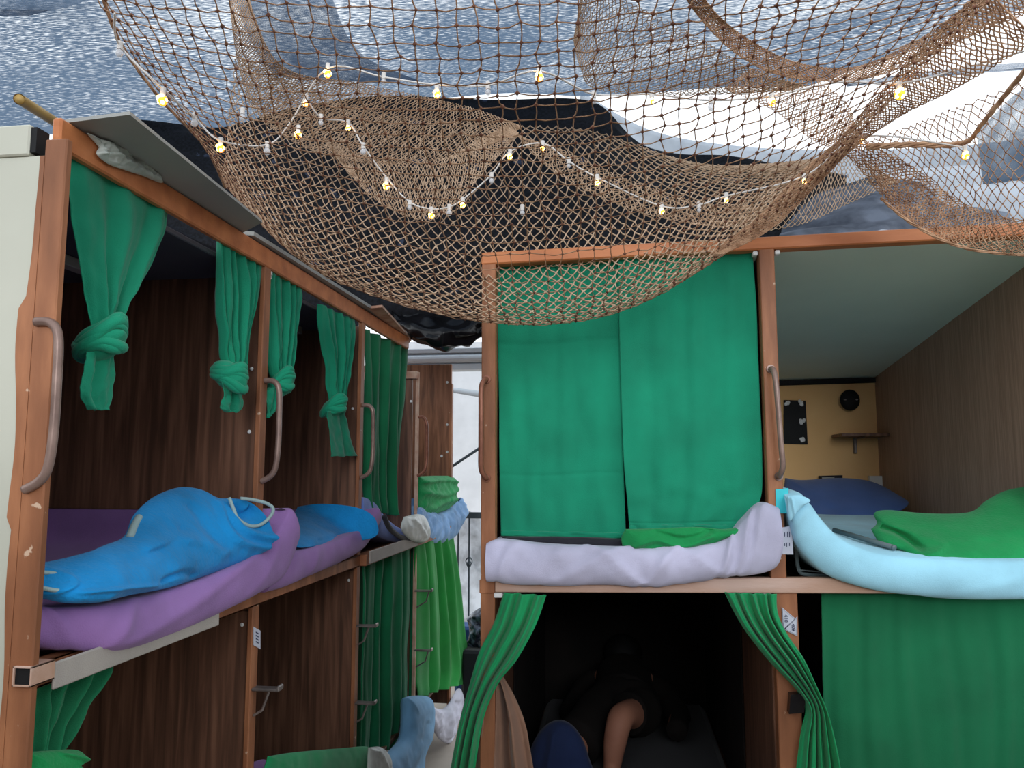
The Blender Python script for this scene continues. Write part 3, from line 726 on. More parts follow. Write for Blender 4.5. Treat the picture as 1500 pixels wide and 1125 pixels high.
# ================================================================== MATTRESSES
mattress('mattress', [(52, 888), (90, 890), (160, 886), (240, 868), (320, 842), (382, 812), (412, 776), (428, 744)], [(46, 945), (100, 953), (170, 957), (250, 932), (330, 897), (388, 866), (420, 842), (437, 796)],
         lambda x, y: L(x, y, .02-.075*min(1, max(0, (x-48)/120))), NL, 'purple', 'purple sheeted mattress curling up inside the first upper bunk on the left', bulge=.025, folds=((.30, .12, .018, .010), (.46, .5, .05, .012), (.12, -.1, .03, .006), (.72, .3, .03, .005)), clamp=(1, 1.29, 2.172, 1.048))
mattress('mattress', [(392, 830), (420, 812), (470, 800), (510, 786), (540, 770), (556, 744)], [(392, 868), (425, 858), (470, 838), (505, 822), (535, 803), (557, 768)],
         lambda x, y: L(x, y, -.03), NL, 'purple', 'purple sheeted mattress in the second upper bunk on the left', bulge=.02, folds=((.35, .1, .03, .008),), clamp=(1, 2.2, 3.078, 1.048))
mattress('mattress', [(532, 728), (550, 735), (572, 762), (600, 778), (622, 772)], [(530, 768), (548, 782), (572, 792), (600, 798), (624, 790)],
         lambda x, y: L(x, y, .0), NL, 'periwinkle', 'periwinkle blue mattress behind the purple ones under the pleated curtain', bulge=.015, depth=1.6, clamp=(1, 3.105, 3.98, 1.05))
mattress('mattress', [(612, 742), (630, 750), (650, 752), (664, 742), (676, 728)], [(614, 792), (630, 796), (650, 796), (668, 786), (681, 758)],
         lambda x, y: L(x, y, -.01), NL, 'denim', 'faded blue wrinkled mattress in the farthest upper bunk', bulge=.04, wr=.025, ws=14, depth=1.5, clamp=(1, 4.01, 4.87, 1.05))
# right row
mattress('mattress', [(712, 796), (732, 791), (800, 798), (880, 801), (950, 803), (1020, 800), (1062, 790), (1090, 762), (1116, 738), (1142, 744)],
         [(712, 852), (740, 856), (800, 860), (880, 858), (950, 862), (1020, 854), (1070, 848), (1110, 842), (1138, 832), (1146, 812)],
         lambda x, y: R(x, y, -.03), NR, 'grey_sheet', 'lilac grey sheeted mattress under the closed green curtains', bulge=.035, wr=.010, ws=11, n=150,
         folds=((.12, .1, .02, .010), (.3, .2, .02, .012), (.38, -.15, .016, .012), (.47, .1, .012, .014), (.58, -.2, .018, .010), (.66, .1, .014, .014), (.73, .2, .014, .014), (.80, .25, .02, .012)), clamp=(0, -.398, .447, 2.44))
mattress('mattress', [(1152, 728), (1176, 726), (1200, 756), (1228, 786), (1262, 803), (1310, 814), (1400, 820), (1500, 821), (1600, 822)],
         [(1158, 762), (1168, 796), (1195, 830), (1228, 850), (1275, 863), (1330, 872), (1410, 879), (1500, 879), (1600, 874)],
         lambda x, y: R(x, y, -.035), NR, 'cyan', 'pale blue sheeted mattress bending down from the post in the open right bunk', bulge=.03, n=120, depth=1.8, folds=((.12, .2, .02, .006), (.85, .4, .03, .005)), zback=.07, clamp=(0, .462, 1.35, 2.44))
# corner of the pale blue sheet lifted against the post
pf = puff('sheet_corner', [(1153, 727), (1170, 725), (1187, 733), (1176, 742), (1166, 752), (1156, 762)], [(1160, 738), (1168, 740)], lambda x, y: R(x, y, -.06), 'cyan', None, .01, 1, (((( 1158, 730), (1164, 758)), 2, .006),), N=NR)
tag(pf, 'lifted corner of pale blue sheet beside the turquoise paper', 'sheet')

# under the pale blue mattress: a dark tray
b = MB(); tr = [R(1166, 800, .06), R(1170, 834, .06), R(1186, 842, .06), R(1250, 842, .06)]
b.tube(dens(tr, 6), .006, 8); b.quadbox([R(1168, 836, .05), R(1260, 843, .05), R(1260, 843, .35), R(1168, 836, .35)], (0, 0, .004))
b.quadbox([R(1165, 796, .055), R(1169, 838, .055), R(1171, 838, .4), R(1167, 796, .4)], (.004, 0, 0))
tag(b.build('storage_tray', 'grey_tray'), 'dark grey plastic tray tucked under the curled pale blue mattress', 'tray')
# ================================================================== BEDDING
def onbed(side, y0, d0, y1, d1, ymax=None):
    F_ = L if side == 'L' else R
    def g(px, py):
        t = min(1.3, max(-.2, (y0-py)/(y0-y1))); p = F_(px, py, d0+(d1-d0)*t)
        if ymax is None: return p
        q = Yp(px, py, ymax); k = .08; dy = p.y-ymax
        sm = ymax - (math.log(1+math.exp(min(50, -dy/k)))*k)      # soft limit at the divider
        return Yp(px, py, sm)
    return g
gb0 = onbed('L', 885, -.055, 720, .10, 2.13)
def gB(px, py): return gb0(px, py) + NL*(.075*max(0, min(1, (135-px)/75))) + V((0, .04*max(0, min(1, (110-px)/60)), 0))
bl = puff('fleece_blanket', [(57, 832), (100, 822), (150, 800), (182, 786), (196, 755), (225, 728), (262, 714), (292, 717), (315, 729), (350, 731), (372, 742), (388, 766), (392, 790), (376, 812), (340, 828), (290, 846), (240, 862), (185, 872), (130, 884), (90, 880), (56, 870)],
     [(75, 852), (130, 852), (200, 832), (260, 800), (310, 785), (350, 780)], gB, 'fleece_b', None, .055, .3,
     (((( 312, 730), (312, 755), (330, 775), (355, 785), (388, 788)), 6, .022), (((300, 735), (300, 768), (325, 795), (380, 803)), 5, .016), (((262, 742), (278, 775), (300, 800)), 7, -.012), (((190, 800), (250, 790), (300, 810)), 9, .010),
      (((215, 850), (240, 838), (262, 842)), 5, -.010), (((330, 745), (345, 755), (362, 748)), 8, -.045), (((70, 835), (90, 850), (80, 868)), 6, .012), (((100, 868), (140, 862), (200, 858)), 4, .01), (((240, 775), (215, 800), (160, 822)), 7, -.008)),
     n=220, rings=44, wr=.008, ws=12, N=NL)
tag(bl, 'blue fleece blanket heaped and rolled on the nearest purple mattress', 'blanket')
def pipe_on(pts, F_, r, m, parent, name='piping'):
    b = MB(); b.tube(dens([F_(*p) for p in pts], 6), r, 8); return b.build(name, m, parent, True)
g = lambda x, y: gB(x, y) - NL*.062
pipe_on([(305, 729), (311, 745), (318, 760), (335, 770), (352, 768), (366, 756), (370, 745), (360, 737), (340, 732), (322, 730)], g, .005, 'piping', bl)
g3 = lambda x, y: gB(x, y) - NL*.05
pipe_on([(57, 843), (75, 843), (87, 848), (88, 860), (80, 868), (58, 866)], g3, .004, 'piping', bl)
pipe_on([(184, 788), (190, 772), (198, 758)], lambda x, y: gB(x, y)-NL*.01, .009, 'piping', bl)
bl = puff('fleece_blanket', [(437, 742), (470, 738), (515, 742), (538, 752), (547, 768), (545, 786), (520, 793), (480, 798), (430, 801), (425, 770)], [(455, 772), (520, 772)], onbed('L', 800, .0, 738, .28, 3.03), 'fleece_b', None, .05, .4,
     ((((440, 790), (480, 780), (530, 784)), 4, .006),), wr=.006, N=NL)
tag(bl, 'blue fleece blanket folded on the second purple mattress', 'blanket')
bl = puff('fleece_blanket', [(611, 698), (640, 697), (663, 699), (666, 715), (663, 738), (645, 750), (612, 754)], [(625, 722), (645, 722)], lambda x, y: L(x, y, .02), 'fleece_g', None, .05, .6,
     (((( 612, 706), (640, 703), (662, 706)), 3, .02), (((615, 722), (640, 725), (662, 716)), 4, .02), (((625, 745), (640, 735), (660, 732)), 4, .02)), wr=.012, N=NL)
tag(bl, 'green fleece blanket piled in the farthest upper bunk', 'blanket')
sb = puff('plastic_bag', [(592, 757), (612, 753), (622, 758), (628, 775), (626, 790), (615, 795), (600, 790), (588, 775)], [(606, 770), (614, 780)], lambda x, y: L(x, y, -.045), 'bagw', None, .03, .6, ((((600, 760), (615, 785)), 3, .01),), wr=.005, ws=22, N=NL)
tag(sb, 'white plastic bag lying at the foot of the far mattress', 'bag')
b = MB(); b.tube(dens([L(x, y, -.03) for x, y in ((563, 757), (572, 775), (590, 788), (614, 790))], 6), [.012]*19, 10); tag(b.build('foam_strip', 'blackc', smooth=True), 'black padded strip along the edge of the periwinkle mattress', 'strap')
# right bunk bedding
bl = puff('fleece_blanket', [(1276, 775), (1285, 766), (1280, 752), (1300, 747), (1360, 752), (1420, 750), (1445, 733), (1475, 718), (1520, 712), (1600, 712), (1600, 815), (1500, 820), (1400, 821), (1350, 818), (1320, 806), (1290, 796)],
     [(1310, 782), (1400, 785), (1480, 775), (1570, 768)], onbed('R', 822, .0, 715, .35), 'fleece_g', None, .055, .3,
     ((((1290, 772), (1315, 782), (1340, 800)), 4, -.05), (((1285, 770), (1330, 778), (1370, 795), (1350, 812)), 6, .010), (((1370, 768), (1420, 775), (1500, 770)), 10, .006)), n=200, rings=40, wr=.006, N=NR)
tag(bl, 'green fleece blanket folded on the pale blue mattress', 'blanket')
bl = puff('fleece_blanket', [(916, 775), (960, 774), (1020, 772), (1060, 775), (1095, 770), (1085, 783), (1060, 790), (1040, 800), (1000, 806), (950, 812), (918, 806), (910, 790)], [(940, 790), (1000, 788), (1060, 782)], lambda x, y: R(x, y, .0), 'fleece_g', None, .03, 1,
     ((((930, 800), (960, 790), (1000, 800), (1040, 785)), 4, .012), (((960, 778), (1000, 788), (1040, 778)), 4, -.01)), wr=.01, N=NR)
tag(bl, 'green fleece blanket peeping out below the closed green curtain', 'blanket')
bl = puff('dark_sheet', [(735, 786), (820, 786), (912, 790), (915, 802), (860, 800), (800, 796), (745, 792)], [(770, 791), (880, 796)], lambda x, y: R(x, y, .04), 'blackc', None, .02, 1, wr=.006, N=NR)
tag(bl, 'dark cloth showing under the left closed curtain', 'cloth')
pl = puff('pillow', [(1150, 700), (1175, 703), (1230, 700), (1275, 705), (1310, 722), (1330, 738), (1300, 755), (1235, 766), (1195, 764), (1165, 735), (1148, 740)], [(1190, 727), (1270, 730)], onbed('R', 755, 1.25, 700, 1.6), 'navy', None, .09, .6, ((((1160, 712), (1210, 745)), 6, -.008),), wr=.01, ws=5, N=NR)
tag(pl, 'navy blue pillow at the head of the pale blue bed', 'pillow')
b = MB(); p0 = R(1222, 782, .25); p1 = R(1309, 808, .03); b.tube([p0+V((0, 0, .012)), p1+V((0, 0, .012))], .008, 12); b.tube([p1+V((0, 0, .012)), p1+(p1-p0)*.02+V((0, 0, .012))], .0085, 12)
tag(b.build('umbrella_rod', 'grey_tray', smooth=True), 'dark metal rod lying on the pale blue mattress', 'rod')
# on the ochre wall
yw = 4.228
def wallplate(name, pix, m, th, parent=None, y=yw):
    b = MB(); b.quadbox([Yp(x, yy, y) for x, yy in pix], (0, -th, 0)); return b.build(name, m, parent)
t = wallplate('paper_sheet', [(1148, 586), (1180, 587), (1183, 651), (1148, 650)], 'black', .004); tag(t, 'black sheet fixed to the ochre wall with white blobs', 'poster')
for x, yy in ((1154, 592), (1174, 590), (1175, 618), (1176, 645)):
    b = MB()
    for q in range(5):
        b.ball(Yp(x+random.uniform(-3, 3), yy+random.uniform(-3, 3), yw-.008), .009, (1, .4, 1), 8, 5)
    b.build('cotton_blob', 'white', t, True)
b = MB(); c = Yp(1245, 586, yw-.03); b.ball(c, .05, (1, .5, 1.1), 20, 12); t = b.build('wall_lamp', 'black', smooth=True); tag(t, 'small round black wall lamp on the ochre panel', 'lamp')
for sx_ in (-.03, .028):
    b = MB(); b.box((c.x+sx_-.006, 4.172, c.z-.004), (c.x+sx_+.006, 4.184, c.z+.004)); b.build('clip', 'steel', t)
s0 = Yp(1233, 637, 4.05); b = MB(); b.box((s0.x, 4.05, s0.z-.008), (1.35, 4.234, s0.z+.008)); sh = tag(b.build('wall_shelf', 'wood'), 'small brown shelf on the ochre wall', 'shelf')
q = Yp(1254, 640, 4.2); b = MB(); b.box((q.x-.008, 4.215, s0.z-.09), (q.x+.008, 4.232, s0.z-.008)); b.box((q.x-.006, 4.08, s0.z-.016), (q.x+.006, 4.22, s0.z-.008)); b.build('bracket', 'steel', sh)
t = wallplate('socket_box', [(1271, 697), (1292, 697), (1293, 714), (1272, 714)], 'white', .03); tag(t, 'white socket box low on the ochre wall by the corner', 'socket')
t = wallplate('charger', [(1199, 697), (1231, 696), (1231, 712), (1199, 712)], 'blackc', .04); tag(t, 'dark box on the ochre wall behind the navy pillow', 'box')
b = MB(); b.quadbox([Yp(x, y, yw-.0415) for x, y in ((1204, 699), (1222, 699), (1222, 703), (1204, 703))], (0, -.002, 0)); b.build('screen', 'board', t)

# ================================================================== CURTAINS
def curtain(label, rows, side, d, m, **k):
    F_ = L if side == 'L' else R
    rr = [(F_(r[0], r[1], d), F_(r[2], r[3], d)) + ((r[4],) if len(r) > 4 else ()) for r in rows]
    grp = k.pop('group', None)
    o = sheet('curtain', rr, NL if side == 'L' else NR, m, **k)
    return tag(o, label, 'curtain', grp or 'green curtains of the bunks')
def knotted(label, rows, kc, kr, tail, seed, m='teal', d=.015, lean=.3, folds=5, amp=.016):
    o = curtain(label, rows, 'L', d, m, folds=folds, amp=amp, seed=seed, nu=90, nv=50)
    c = L(kc[0], kc[1], d-.01); s = abs((L(kc[0]+1, kc[1], d)-L(kc[0], kc[1], d)).y)
    # knot is round about the vertical: size it by its apparent width
    dist = (c-EYE).dot(FW); r = kr[0]/f*dist; rz = kr[1]/f*dist
    knot(c, r, rz, o, m, lean, seed)
    rr = [(L(a[0], a[1], d-.012), L(a[2], a[3], d-.012)) + ((a[4],) if len(a) > 4 else ()) for a in tail]
    sheet('tail', rr, NL, m, folds=1.5, amp=.006, nu=40, nv=24, seed=seed+9, parent=o, hem=.004)
    return o
knotted('large green curtain knotted up at the left end of the nearest bunk', [(98, 226, 252, 296, .5), (108, 300, 243, 345, .8), (122, 380, 213, 410, 1), (134, 440, 184, 450, 1.2), (138, 478, 170, 480, 1)],
        (147, 502), (34, 27), [(128, 515, 166, 515, .6), (122, 545, 168, 545), (118, 575, 163, 578), (130, 600, 158, 601)], 1, lean=.35, folds=3, amp=.010)
knotted('green curtain knotted beside the second post, nearest bunk', [(320, 352, 381, 384, .5), (323, 400, 378, 412, .8), (325, 450, 371, 455, 1), (330, 500, 361, 503, 1), (334, 532, 354, 534, 1)],
        (336, 551), (25, 22), [(326, 560, 352, 560, .6), (328, 580, 353, 575), (322, 596, 356, 596), (330, 603, 347, 604)], 2, lean=-.35)
knotted('green curtain knotted right of the second post, with a dark loose tail', [(392, 398, 442, 420, .5), (392, 440, 439, 446, .8), (394, 490, 432, 493, 1), (397, 530, 425, 532, 1), (402, 552, 422, 552, 1)],
        (411, 562), (19, 20), [(392, 568, 416, 568, .6), (390, 585, 412, 585), (390, 600, 404, 598), (390, 612, 395, 610)], 3)
knotted('green curtain knotted left of the third post, with a long split tail', [(468, 445, 521, 470, .5), (471, 480, 519, 490, .8), (478, 520, 514, 528, 1), (482, 560, 506, 562, 1), (486, 588, 502, 588, 1)],
        (489, 597), (18, 14), [(480, 602, 503, 602, .6), (483, 625, 508, 625), (486, 650, 514, 650), (487, 669, 522, 668)], 4)
curtain('dark green curtain panel hanging closed between third post and far bunk', [(532, 482, 596, 508, .6), (532, 560, 590, 560), (532, 650, 584, 650), (534, 718, 582, 722), (536, 748, 584, 756)], 'L', .02, 'dgreen', folds=4, amp=.020, seed=5, nu=120)
curtain('dark green curtain closing the third lower bunk on the left', [(526, 812, 608, 790, .6), (524, 880, 606, 870), (522, 980, 602, 960), (521, 1060, 600, 1040), (522, 1096, 592, 1100)], 'L', .03, 'dgreen', folds=6, amp=.018, seed=6, nu=120)
curtain('bright green curtain hanging out of the farthest lower bunk', [(610, 785, 664, 782, .5), (611, 850, 672, 840), (611, 930, 682, 920), (611, 990, 689, 975), (614, 1020, 684, 1000), (632, 1042, 655, 1046)][:5], 'L', -.01, 'grass', folds=5, amp=.022, seed=7, nu=110, hem=.01)
curtain('dark green curtain gathered in the nearest lower bunk', [(52, 975, 170, 962, .6), (46, 1010, 150, 1000), (44, 1050, 118, 1040, 1.2), (42, 1090, 92, 1088, 1.2), (42, 1108, 84, 1108)], 'L', .02, 'dgreen', folds=4, amp=.014, seed=8, nu=80)
cl = puff('fleece_blanket', [(36, 1103), (60, 1100), (108, 1098), (118, 1108), (108, 1118), (116, 1140), (36, 1160)], [(60, 1125), (90, 1125)], lambda x, y: L(x, y, .0), 'fleece_g', None, .03, .5, ((((80, 1102), (112, 1112)), 4, .01),), N=NL)
tag(cl, 'bright green fleece bundle at the bottom left corner', 'blanket')
# right row upper: two closed panels
curtain('left closed green curtain panel of the facing upper bunk, with fold crease', [(727, 378, 912, 372, .5), (729, 480, 910, 475), (731, 600, 912, 600), (732, 700, 914, 700), (734, 784, 917, 788)], 'R', .055, 'teal', folds=4, amp=.0018, seed=11, nu=120, nv=160, crease=(.735, .30), hem=.006, wrinkle=.003)
curtain('right closed green curtain panel of the facing upper bunk, overlapping the left', [(905, 372, 1102, 362, .5), (907, 470, 1108, 455), (910, 580, 1113, 580), (914, 680, 1117, 690), (919, 735, 1112, 735), (922, 776, 1088, 776)], 'R', .035, 'teal', folds=4, amp=.0028, seed=12, nu=120, nv=160, crease=(.93,), hem=.005, wrinkle=.0035)
for cur, a_, c_, d_ in ((-2, (734, 784), (917, 788), .053), (-1, (922, 776), (1088, 776), .033)):
    o_ = [o for o in COL.objects if o.name.startswith('curtain') and o.get('category') == 'curtain'][cur]
    sheet('hem', [(R(a_[0], a_[1]-7, d_), R(c_[0], c_[1]-7, d_)), (R(a_[0], a_[1]+1, d_), R(c_[0], c_[1]+1, d_))], NR, 'teal', folds=4, amp=.002, nu=60, nv=3, seed=11, parent=o_, thick=.004)
# right row lower
curtain('green curtain swept to the left of the open lower bunk', [(738, 868, 800, 872, .5), (722, 915, 785, 915, .9), (702, 955, 758, 965, 1), (688, 1000, 728, 1005, 1), (672, 1060, 706, 1060, 1), (655, 1150, 692, 1150, 1)], 'R', -.02, 'green', folds=3, amp=.018, seed=13, nu=70, nv=60)
curtain('green curtain tied back over the labelled middle post', [(1062, 868, 1138, 870, .5), (1078, 900, 1140, 900, .9), (1098, 932, 1154, 930, 1.1), (1130, 972, 1178, 966, 1.2), (1168, 1012, 1197, 1008, 1.2), (1182, 1040, 1210, 1038, 1.1), (1174, 1080, 1222, 1080), (1165, 1150, 1236, 1150)], 'R', -.035, 'green', folds=5, amp=.016, seed=14, nu=100, nv=60)
curtain('dark green curtain closing the lower right bunk', [(1203, 868, 1620, 870, .5), (1204, 930, 1620, 930), (1205, 1000, 1620, 1000), (1208, 1080, 1620, 1080), (1210, 1170, 1620, 1170)], 'R', .07, 'dgreen', folds=9, amp=.0035, seed=15, nu=160, nv=40)
curtain('brown cloth hanging behind the swept green curtain', [(724, 985, 732, 985, .4), (708, 1020, 752, 1020, .8), (696, 1060, 768, 1060, 1), (692, 1100, 776, 1100, 1), (690, 1160, 786, 1160, 1)], 'R', .03, 'brownc', folds=3, amp=.024, seed=16, nu=80)

# ================================================================== LOWER BEDS, FAR END
g2 = onbed('L', 1125, -.1, 1040, .2)
b = puff('green_sheet', [(392, 1108), (430, 1102), (500, 1096), (541, 1095), (543, 1120), (540, 1160), (395, 1160)], [(430, 1130), (510, 1128)], lambda x, y: L(x, y, -.02), 'green', None, .02, .8, N=NL)
tag(b, 'dark green blanket on the second lower bed at the bottom edge', 'blanket')
b = puff('mattress', [(355, 1124), (372, 1116), (392, 1116), (396, 1160), (350, 1160)], [(370, 1140)], lambda x, y: L(x, y, .12), 'purple', None, .02, 1, N=NL)
tag(b, 'sliver of purple mattress low behind the second post', 'mattress')
b = puff('mattress', [(592, 1022), (606, 1019), (628, 1022), (633, 1045), (630, 1080), (618, 1110), (612, 1160), (540, 1160), (545, 1125), (572, 1100), (588, 1080), (592, 1050)], [(600, 1050), (598, 1085), (575, 1130)], lambda x, y: L(x, y, -.03), 'lblue', None, .06, .6, ((((600, 1090), (575, 1140)), 5, .012), (((612, 1060), (600, 1120)), 4, -.01)), wr=.006, N=NL)
tag(b, 'light blue sheeted mattress end sticking out low in the left row', 'mattress')
b = puff('crumpled_sheet', [(540, 1095), (556, 1094), (568, 1105), (572, 1125), (566, 1160), (540, 1160)], [(555, 1125)], lambda x, y: L(x, y, -.06), 'bagw', None, .03, .6, ((((548, 1100), (556, 1125)), 3, .01),), wr=.006, ws=20, N=NL)
tag(b, 'crumpled pale sheet between dark green and light blue bedding', 'sheet')
b = puff('white_sheet', [(624, 1030), (640, 1038), (655, 1034), (672, 1008), (676, 1030), (668, 1060), (660, 1088), (645, 1084), (636, 1070), (628, 1055)], [(640, 1050), (660, 1050)], lambda x, y: L(x, y, -.02), 'white_sheet', None, .04, .6, ((((650, 1040), (652, 1080)), 3, .02), (((664, 1030), (660, 1080)), 3, -.02)), wr=.012, N=NL)
tag(b, 'white sheet hanging below the bright green far curtain', 'sheet')
# railing
RA = thing('balcony_railing', (-1.15, 6.0, 0), 'wrought iron railing with a twisted basket baluster at the aisle end', 'railing')
a = Yp(640, 754, 6.0); c = Yp(760, 754, 6.0)
b = MB(); b.box((a.x, 5.98, a.z-.025), (c.x, 6.02, a.z+.022)); b.build('handrail', 'rail_metal', RA)
b = MB(); b.box((a.x, 5.985, Yp(690, 918, 6).z-.012), (c.x, 6.015, Yp(690, 918, 6).z+.012)); b.build('bottom_rail', 'rail_metal', RA)
zb = Yp(690, 918, 6).z
for px in (671, 687, 712):
    x = Yp(px, 820, 6).x; b = MB(); b.tube([(x, 6, 0 if px != 687 else zb), (x, 6, a.z)], .007, 8)
    o = b.build('baluster', 'rail_metal', RA)
    zc = Yp(687, 823, 6).z
    if px == 687:
        b = MB()
        for k in range(4):
            b.tube([(x+.026*math.sin(PI*s/8)*math.cos(PI/2*k+s*.35), 6+.026*math.sin(PI*s/8)*math.sin(PI/2*k+s*.35), zc-.045+.09*s/8) for s in range(9)], .0045, 6)
        b.build('basket', 'rail_metal', o, True)
b = MB(); b.tube([Yp(655, 688, 5.9), Yp(712, 650, 5.9)], .011, 8); tag(b.build('stay_rod', 'rail_metal'), 'dark slanting rod in front of the white sheeting', 'rod')
b = puff('rubbish_bag', [(684, 905), (700, 892), (725, 885), (725, 950), (700, 952), (684, 945), (688, 925)], [(705, 915), (708, 935)], lambda x, y: Yp(x, y, 5.4), 'bagb', None, .12, .8, wr=.04, ws=14, N=NR)
tag(b, 'crumpled black plastic bag beside the brown post at the aisle end', 'bag')
b = MB(); p = Yp(672, 912, 5.7); q = Yp(712, 955, 5.7); b.box((p.x, 5.55, .0), (q.x, 5.75, p.z), bev=.02); tag(b.build('storage_bin', 'bluep'), 'blue plastic bin behind the black bag', 'bin')
b = MB(); p = Yp(680, 948, 5.3); q = Yp(725, 1000, 5.3); b.box((p.x, 5.2, .0), (q.x, 5.4, p.z), bev=.02); tag(b.build('suitcase', 'blackc'), 'dark suitcase below the black bag', 'suitcase')

# ================================================================== PERSON in the lower bunk
def skin_body(name, V_, E_, R_, m, parent=None):
    me = bpy.data.meshes.new(name); org = V((0, 0, 0)) if parent is None else parent.location
    me.from_pydata([tuple(V(v)-org) for v in V_], E_, []); me.materials.append(M[m])
    o = bpy.data.objects.new(name, me); COL.objects.link(o); o.parent = parent
    sk = o.modifiers.new('skin', 'SKIN'); sk.use_smooth_shade = True
    for i, r in enumerate(R_): me.skin_vertices[0].data[i].radius = (r, r)
    me.skin_vertices[0].data[0].use_root = True
    s = o.modifiers.new('sub', 'SUBSURF'); s.levels = 1; s.render_levels = 2
    return o
PER = thing('person', (.0, 3.5, .47), 'person lying in the dark lower bunk with one bare shin raised', 'person')
zb_ = .50
VV = [(0.02, 3.55, zb_+.09), (.02, 3.72, zb_+.11), (.02, 3.88, zb_+.12), (.02, 3.98, zb_+.13), (.02, 4.05, zb_+.14), (.02, 4.15, zb_+.17),
      (.10, 3.52, zb_+.10), (.0, 3.22, zb_+.175), (-.02, 3.2, zb_+.09), (-.035, 3.19, zb_-.02), (-.04, 3.12, zb_-.055), (-.045, 3.04, zb_-.06),
      (-.06, 3.52, zb_+.10), (-.19, 3.25, zb_+.03), (-.22, 3.10, zb_+.0), (-.23, 3.04, zb_-.01),
      (.19, 3.92, zb_+.10), (.26, 3.7, zb_+.03), (.22, 3.5, zb_+.03), (-.15, 3.92, zb_+.10), (-.22, 3.7, zb_+.03), (-.18, 3.5, zb_+.05)]
EE = [(0, 1), (1, 2), (2, 3), (3, 4), (4, 5), (0, 6), (6, 7), (7, 8), (8, 9), (9, 10), (10, 11), (0, 12), (12, 13), (13, 14), (14, 15), (2, 16), (16, 17), (17, 18), (2, 19), (19, 20), (20, 21)]
RRr = [.11, .11, .12, .06, .06, .09, .075, .055, .05, .034, .035, .022, .09, .06, .036, .03, .055, .042, .03, .055, .042, .03]
skin_body('body', VV, EE, RRr, 'skin', PER)
b = MB(); b.tube(dens([(.03, 3.62, zb_+.1), (.08, 3.5, zb_+.11), (.03, 3.36, zb_+.14)], 6), [.12]*5+[.10]*4+[.085]*4, 14); b.tube(dens([(0, 3.62, zb_+.1), (-.06, 3.5, zb_+.11), (-.18, 3.27, zb_+.04)], 6), [.125]*5+[.11]*4+[.10]*4, 14)
b.build('shorts', 'bunk_shade', PER, True, label='shorts darkened for the bunk shade')  # shorts and shirt coloured near-black, so the body sinks into the shade
b = MB(); b.tube(dens([(0.02, 3.60, zb_+.1), (.02, 3.75, zb_+.11), (.02, 3.9, zb_+.12), (.02, 3.96, zb_+.13)], 5), [.14]*12+[.13, .12, .10, .08], 16)
for sg in (1, -1): b.tube(dens([(.02+.12*sg, 3.93, zb_+.11), (.02+.19*sg, 3.85, zb_+.08), (.02+.24*sg, 3.7, zb_+.03), (.02+.22*sg, 3.5, zb_+.035)], 4), [.07]*5+[.06]*4+[.045]*4, 10)
b.build('shirt', 'bunk_shade', PER, True, label='long-sleeved shirt darkened for the bunk shade')
b = MB(); b.ball((.02, 4.13, zb_+.21), .098, (1, 1, .95), 14, 10); b.build('hair', 'black', PER, True)
qb = puff('blanket', [(766, 1160), (776, 1100), (796, 1066), (822, 1056), (846, 1072), (862, 1108), (868, 1160)], [(812, 1095), (818, 1135)], lambda x, y: R(x, y, .62), 'navy_cloth', None, .06, 1.5, ((((812, 1070), (800, 1150)), 6, .015),), N=NR)
tag(qb, 'blue cloth humped beside the bare shin in the dark lower bunk', 'blanket')
mb = MB(); mb.box((-.38, 2.47, .385), (.43, 4.2, .455), bev=.03); tag(mb.build('mattress', 'blackc'), 'mattress darkened for the shade in the open lower bunk under the person', 'mattress')  # dark cloth colour stands in for shade on this mattress

# ================================================================== FISHING NET
NET = thing('fishing_net', (0, 1.8, 2.0), 'tan knotted fishing net draped in swags across the top', 'net')
net('near_netting', [[(60, -110, 1.0), (300, -120, 1.0), (620, -120, 1.0), (950, -120, 1.0), (1250, -130, 1.0), (1600, -150, 1.0)],
   [(150, 10, 1.25), (350, 40, 1.2), (640, 60, 1.15), (930, 40, 1.15), (1200, -10, 1.15), (1540, -70, 1.1)],
   [(215, 110, 1.5), (385, 170, 1.5), (650, 190, 1.4), (920, 170, 1.4), (1170, 100, 1.4), (1440, 10, 1.35)],
   [(280, 190, 1.75), (420, 280, 1.75), (670, 320, 1.75), (920, 300, 1.75), (1150, 210, 1.7), (1340, 110, 1.6)],
   [(318, 245, 2.0), (455, 375, 2.0), (690, 440, 2.05), (910, 425, 2.05), (1110, 315, 2.0), (1260, 195, 1.9)],
   [(328, 270, 2.15), (470, 400, 2.15), (700, 470, 2.2), (905, 457, 2.2), (1100, 345, 2.15), (1240, 222, 2.0)]], 50, 34, 'twine', .0014, NET, False, .35, 1, krad=2.9)
net('far_netting', [[(328, 270, 2.15), (470, 400, 2.15), (700, 470, 2.2), (905, 457, 2.2), (1100, 345, 2.15), (1240, 222, 2.0)],
   [(330, 225, 2.35), (480, 330, 2.4), (690, 400, 2.4), (900, 385, 2.4), (1080, 310, 2.35), (1238, 226, 2.2)],
   [(336, 160, 2.6), (495, 235, 2.7), (690, 290, 2.7), (880, 280, 2.7), (1060, 265, 2.6), (1236, 228, 2.3)],
   [(345, 80, 2.9), (500, 150, 3.0), (690, 180, 3.0), (860, 190, 3.0), (1030, 240, 2.8), (1235, 229, 2.4)]], 68, 42, 'twine2', .0025, NET, True, .3, 2, kn='twine2', krad=1.5)
def band(rows, nu, nv, seed, m='twine', r=.0016, dm=True, name='gathered_netting', kn=None):
    net(name, rows, nu, nv, m, r, NET, dm, .5, seed, kn=kn)
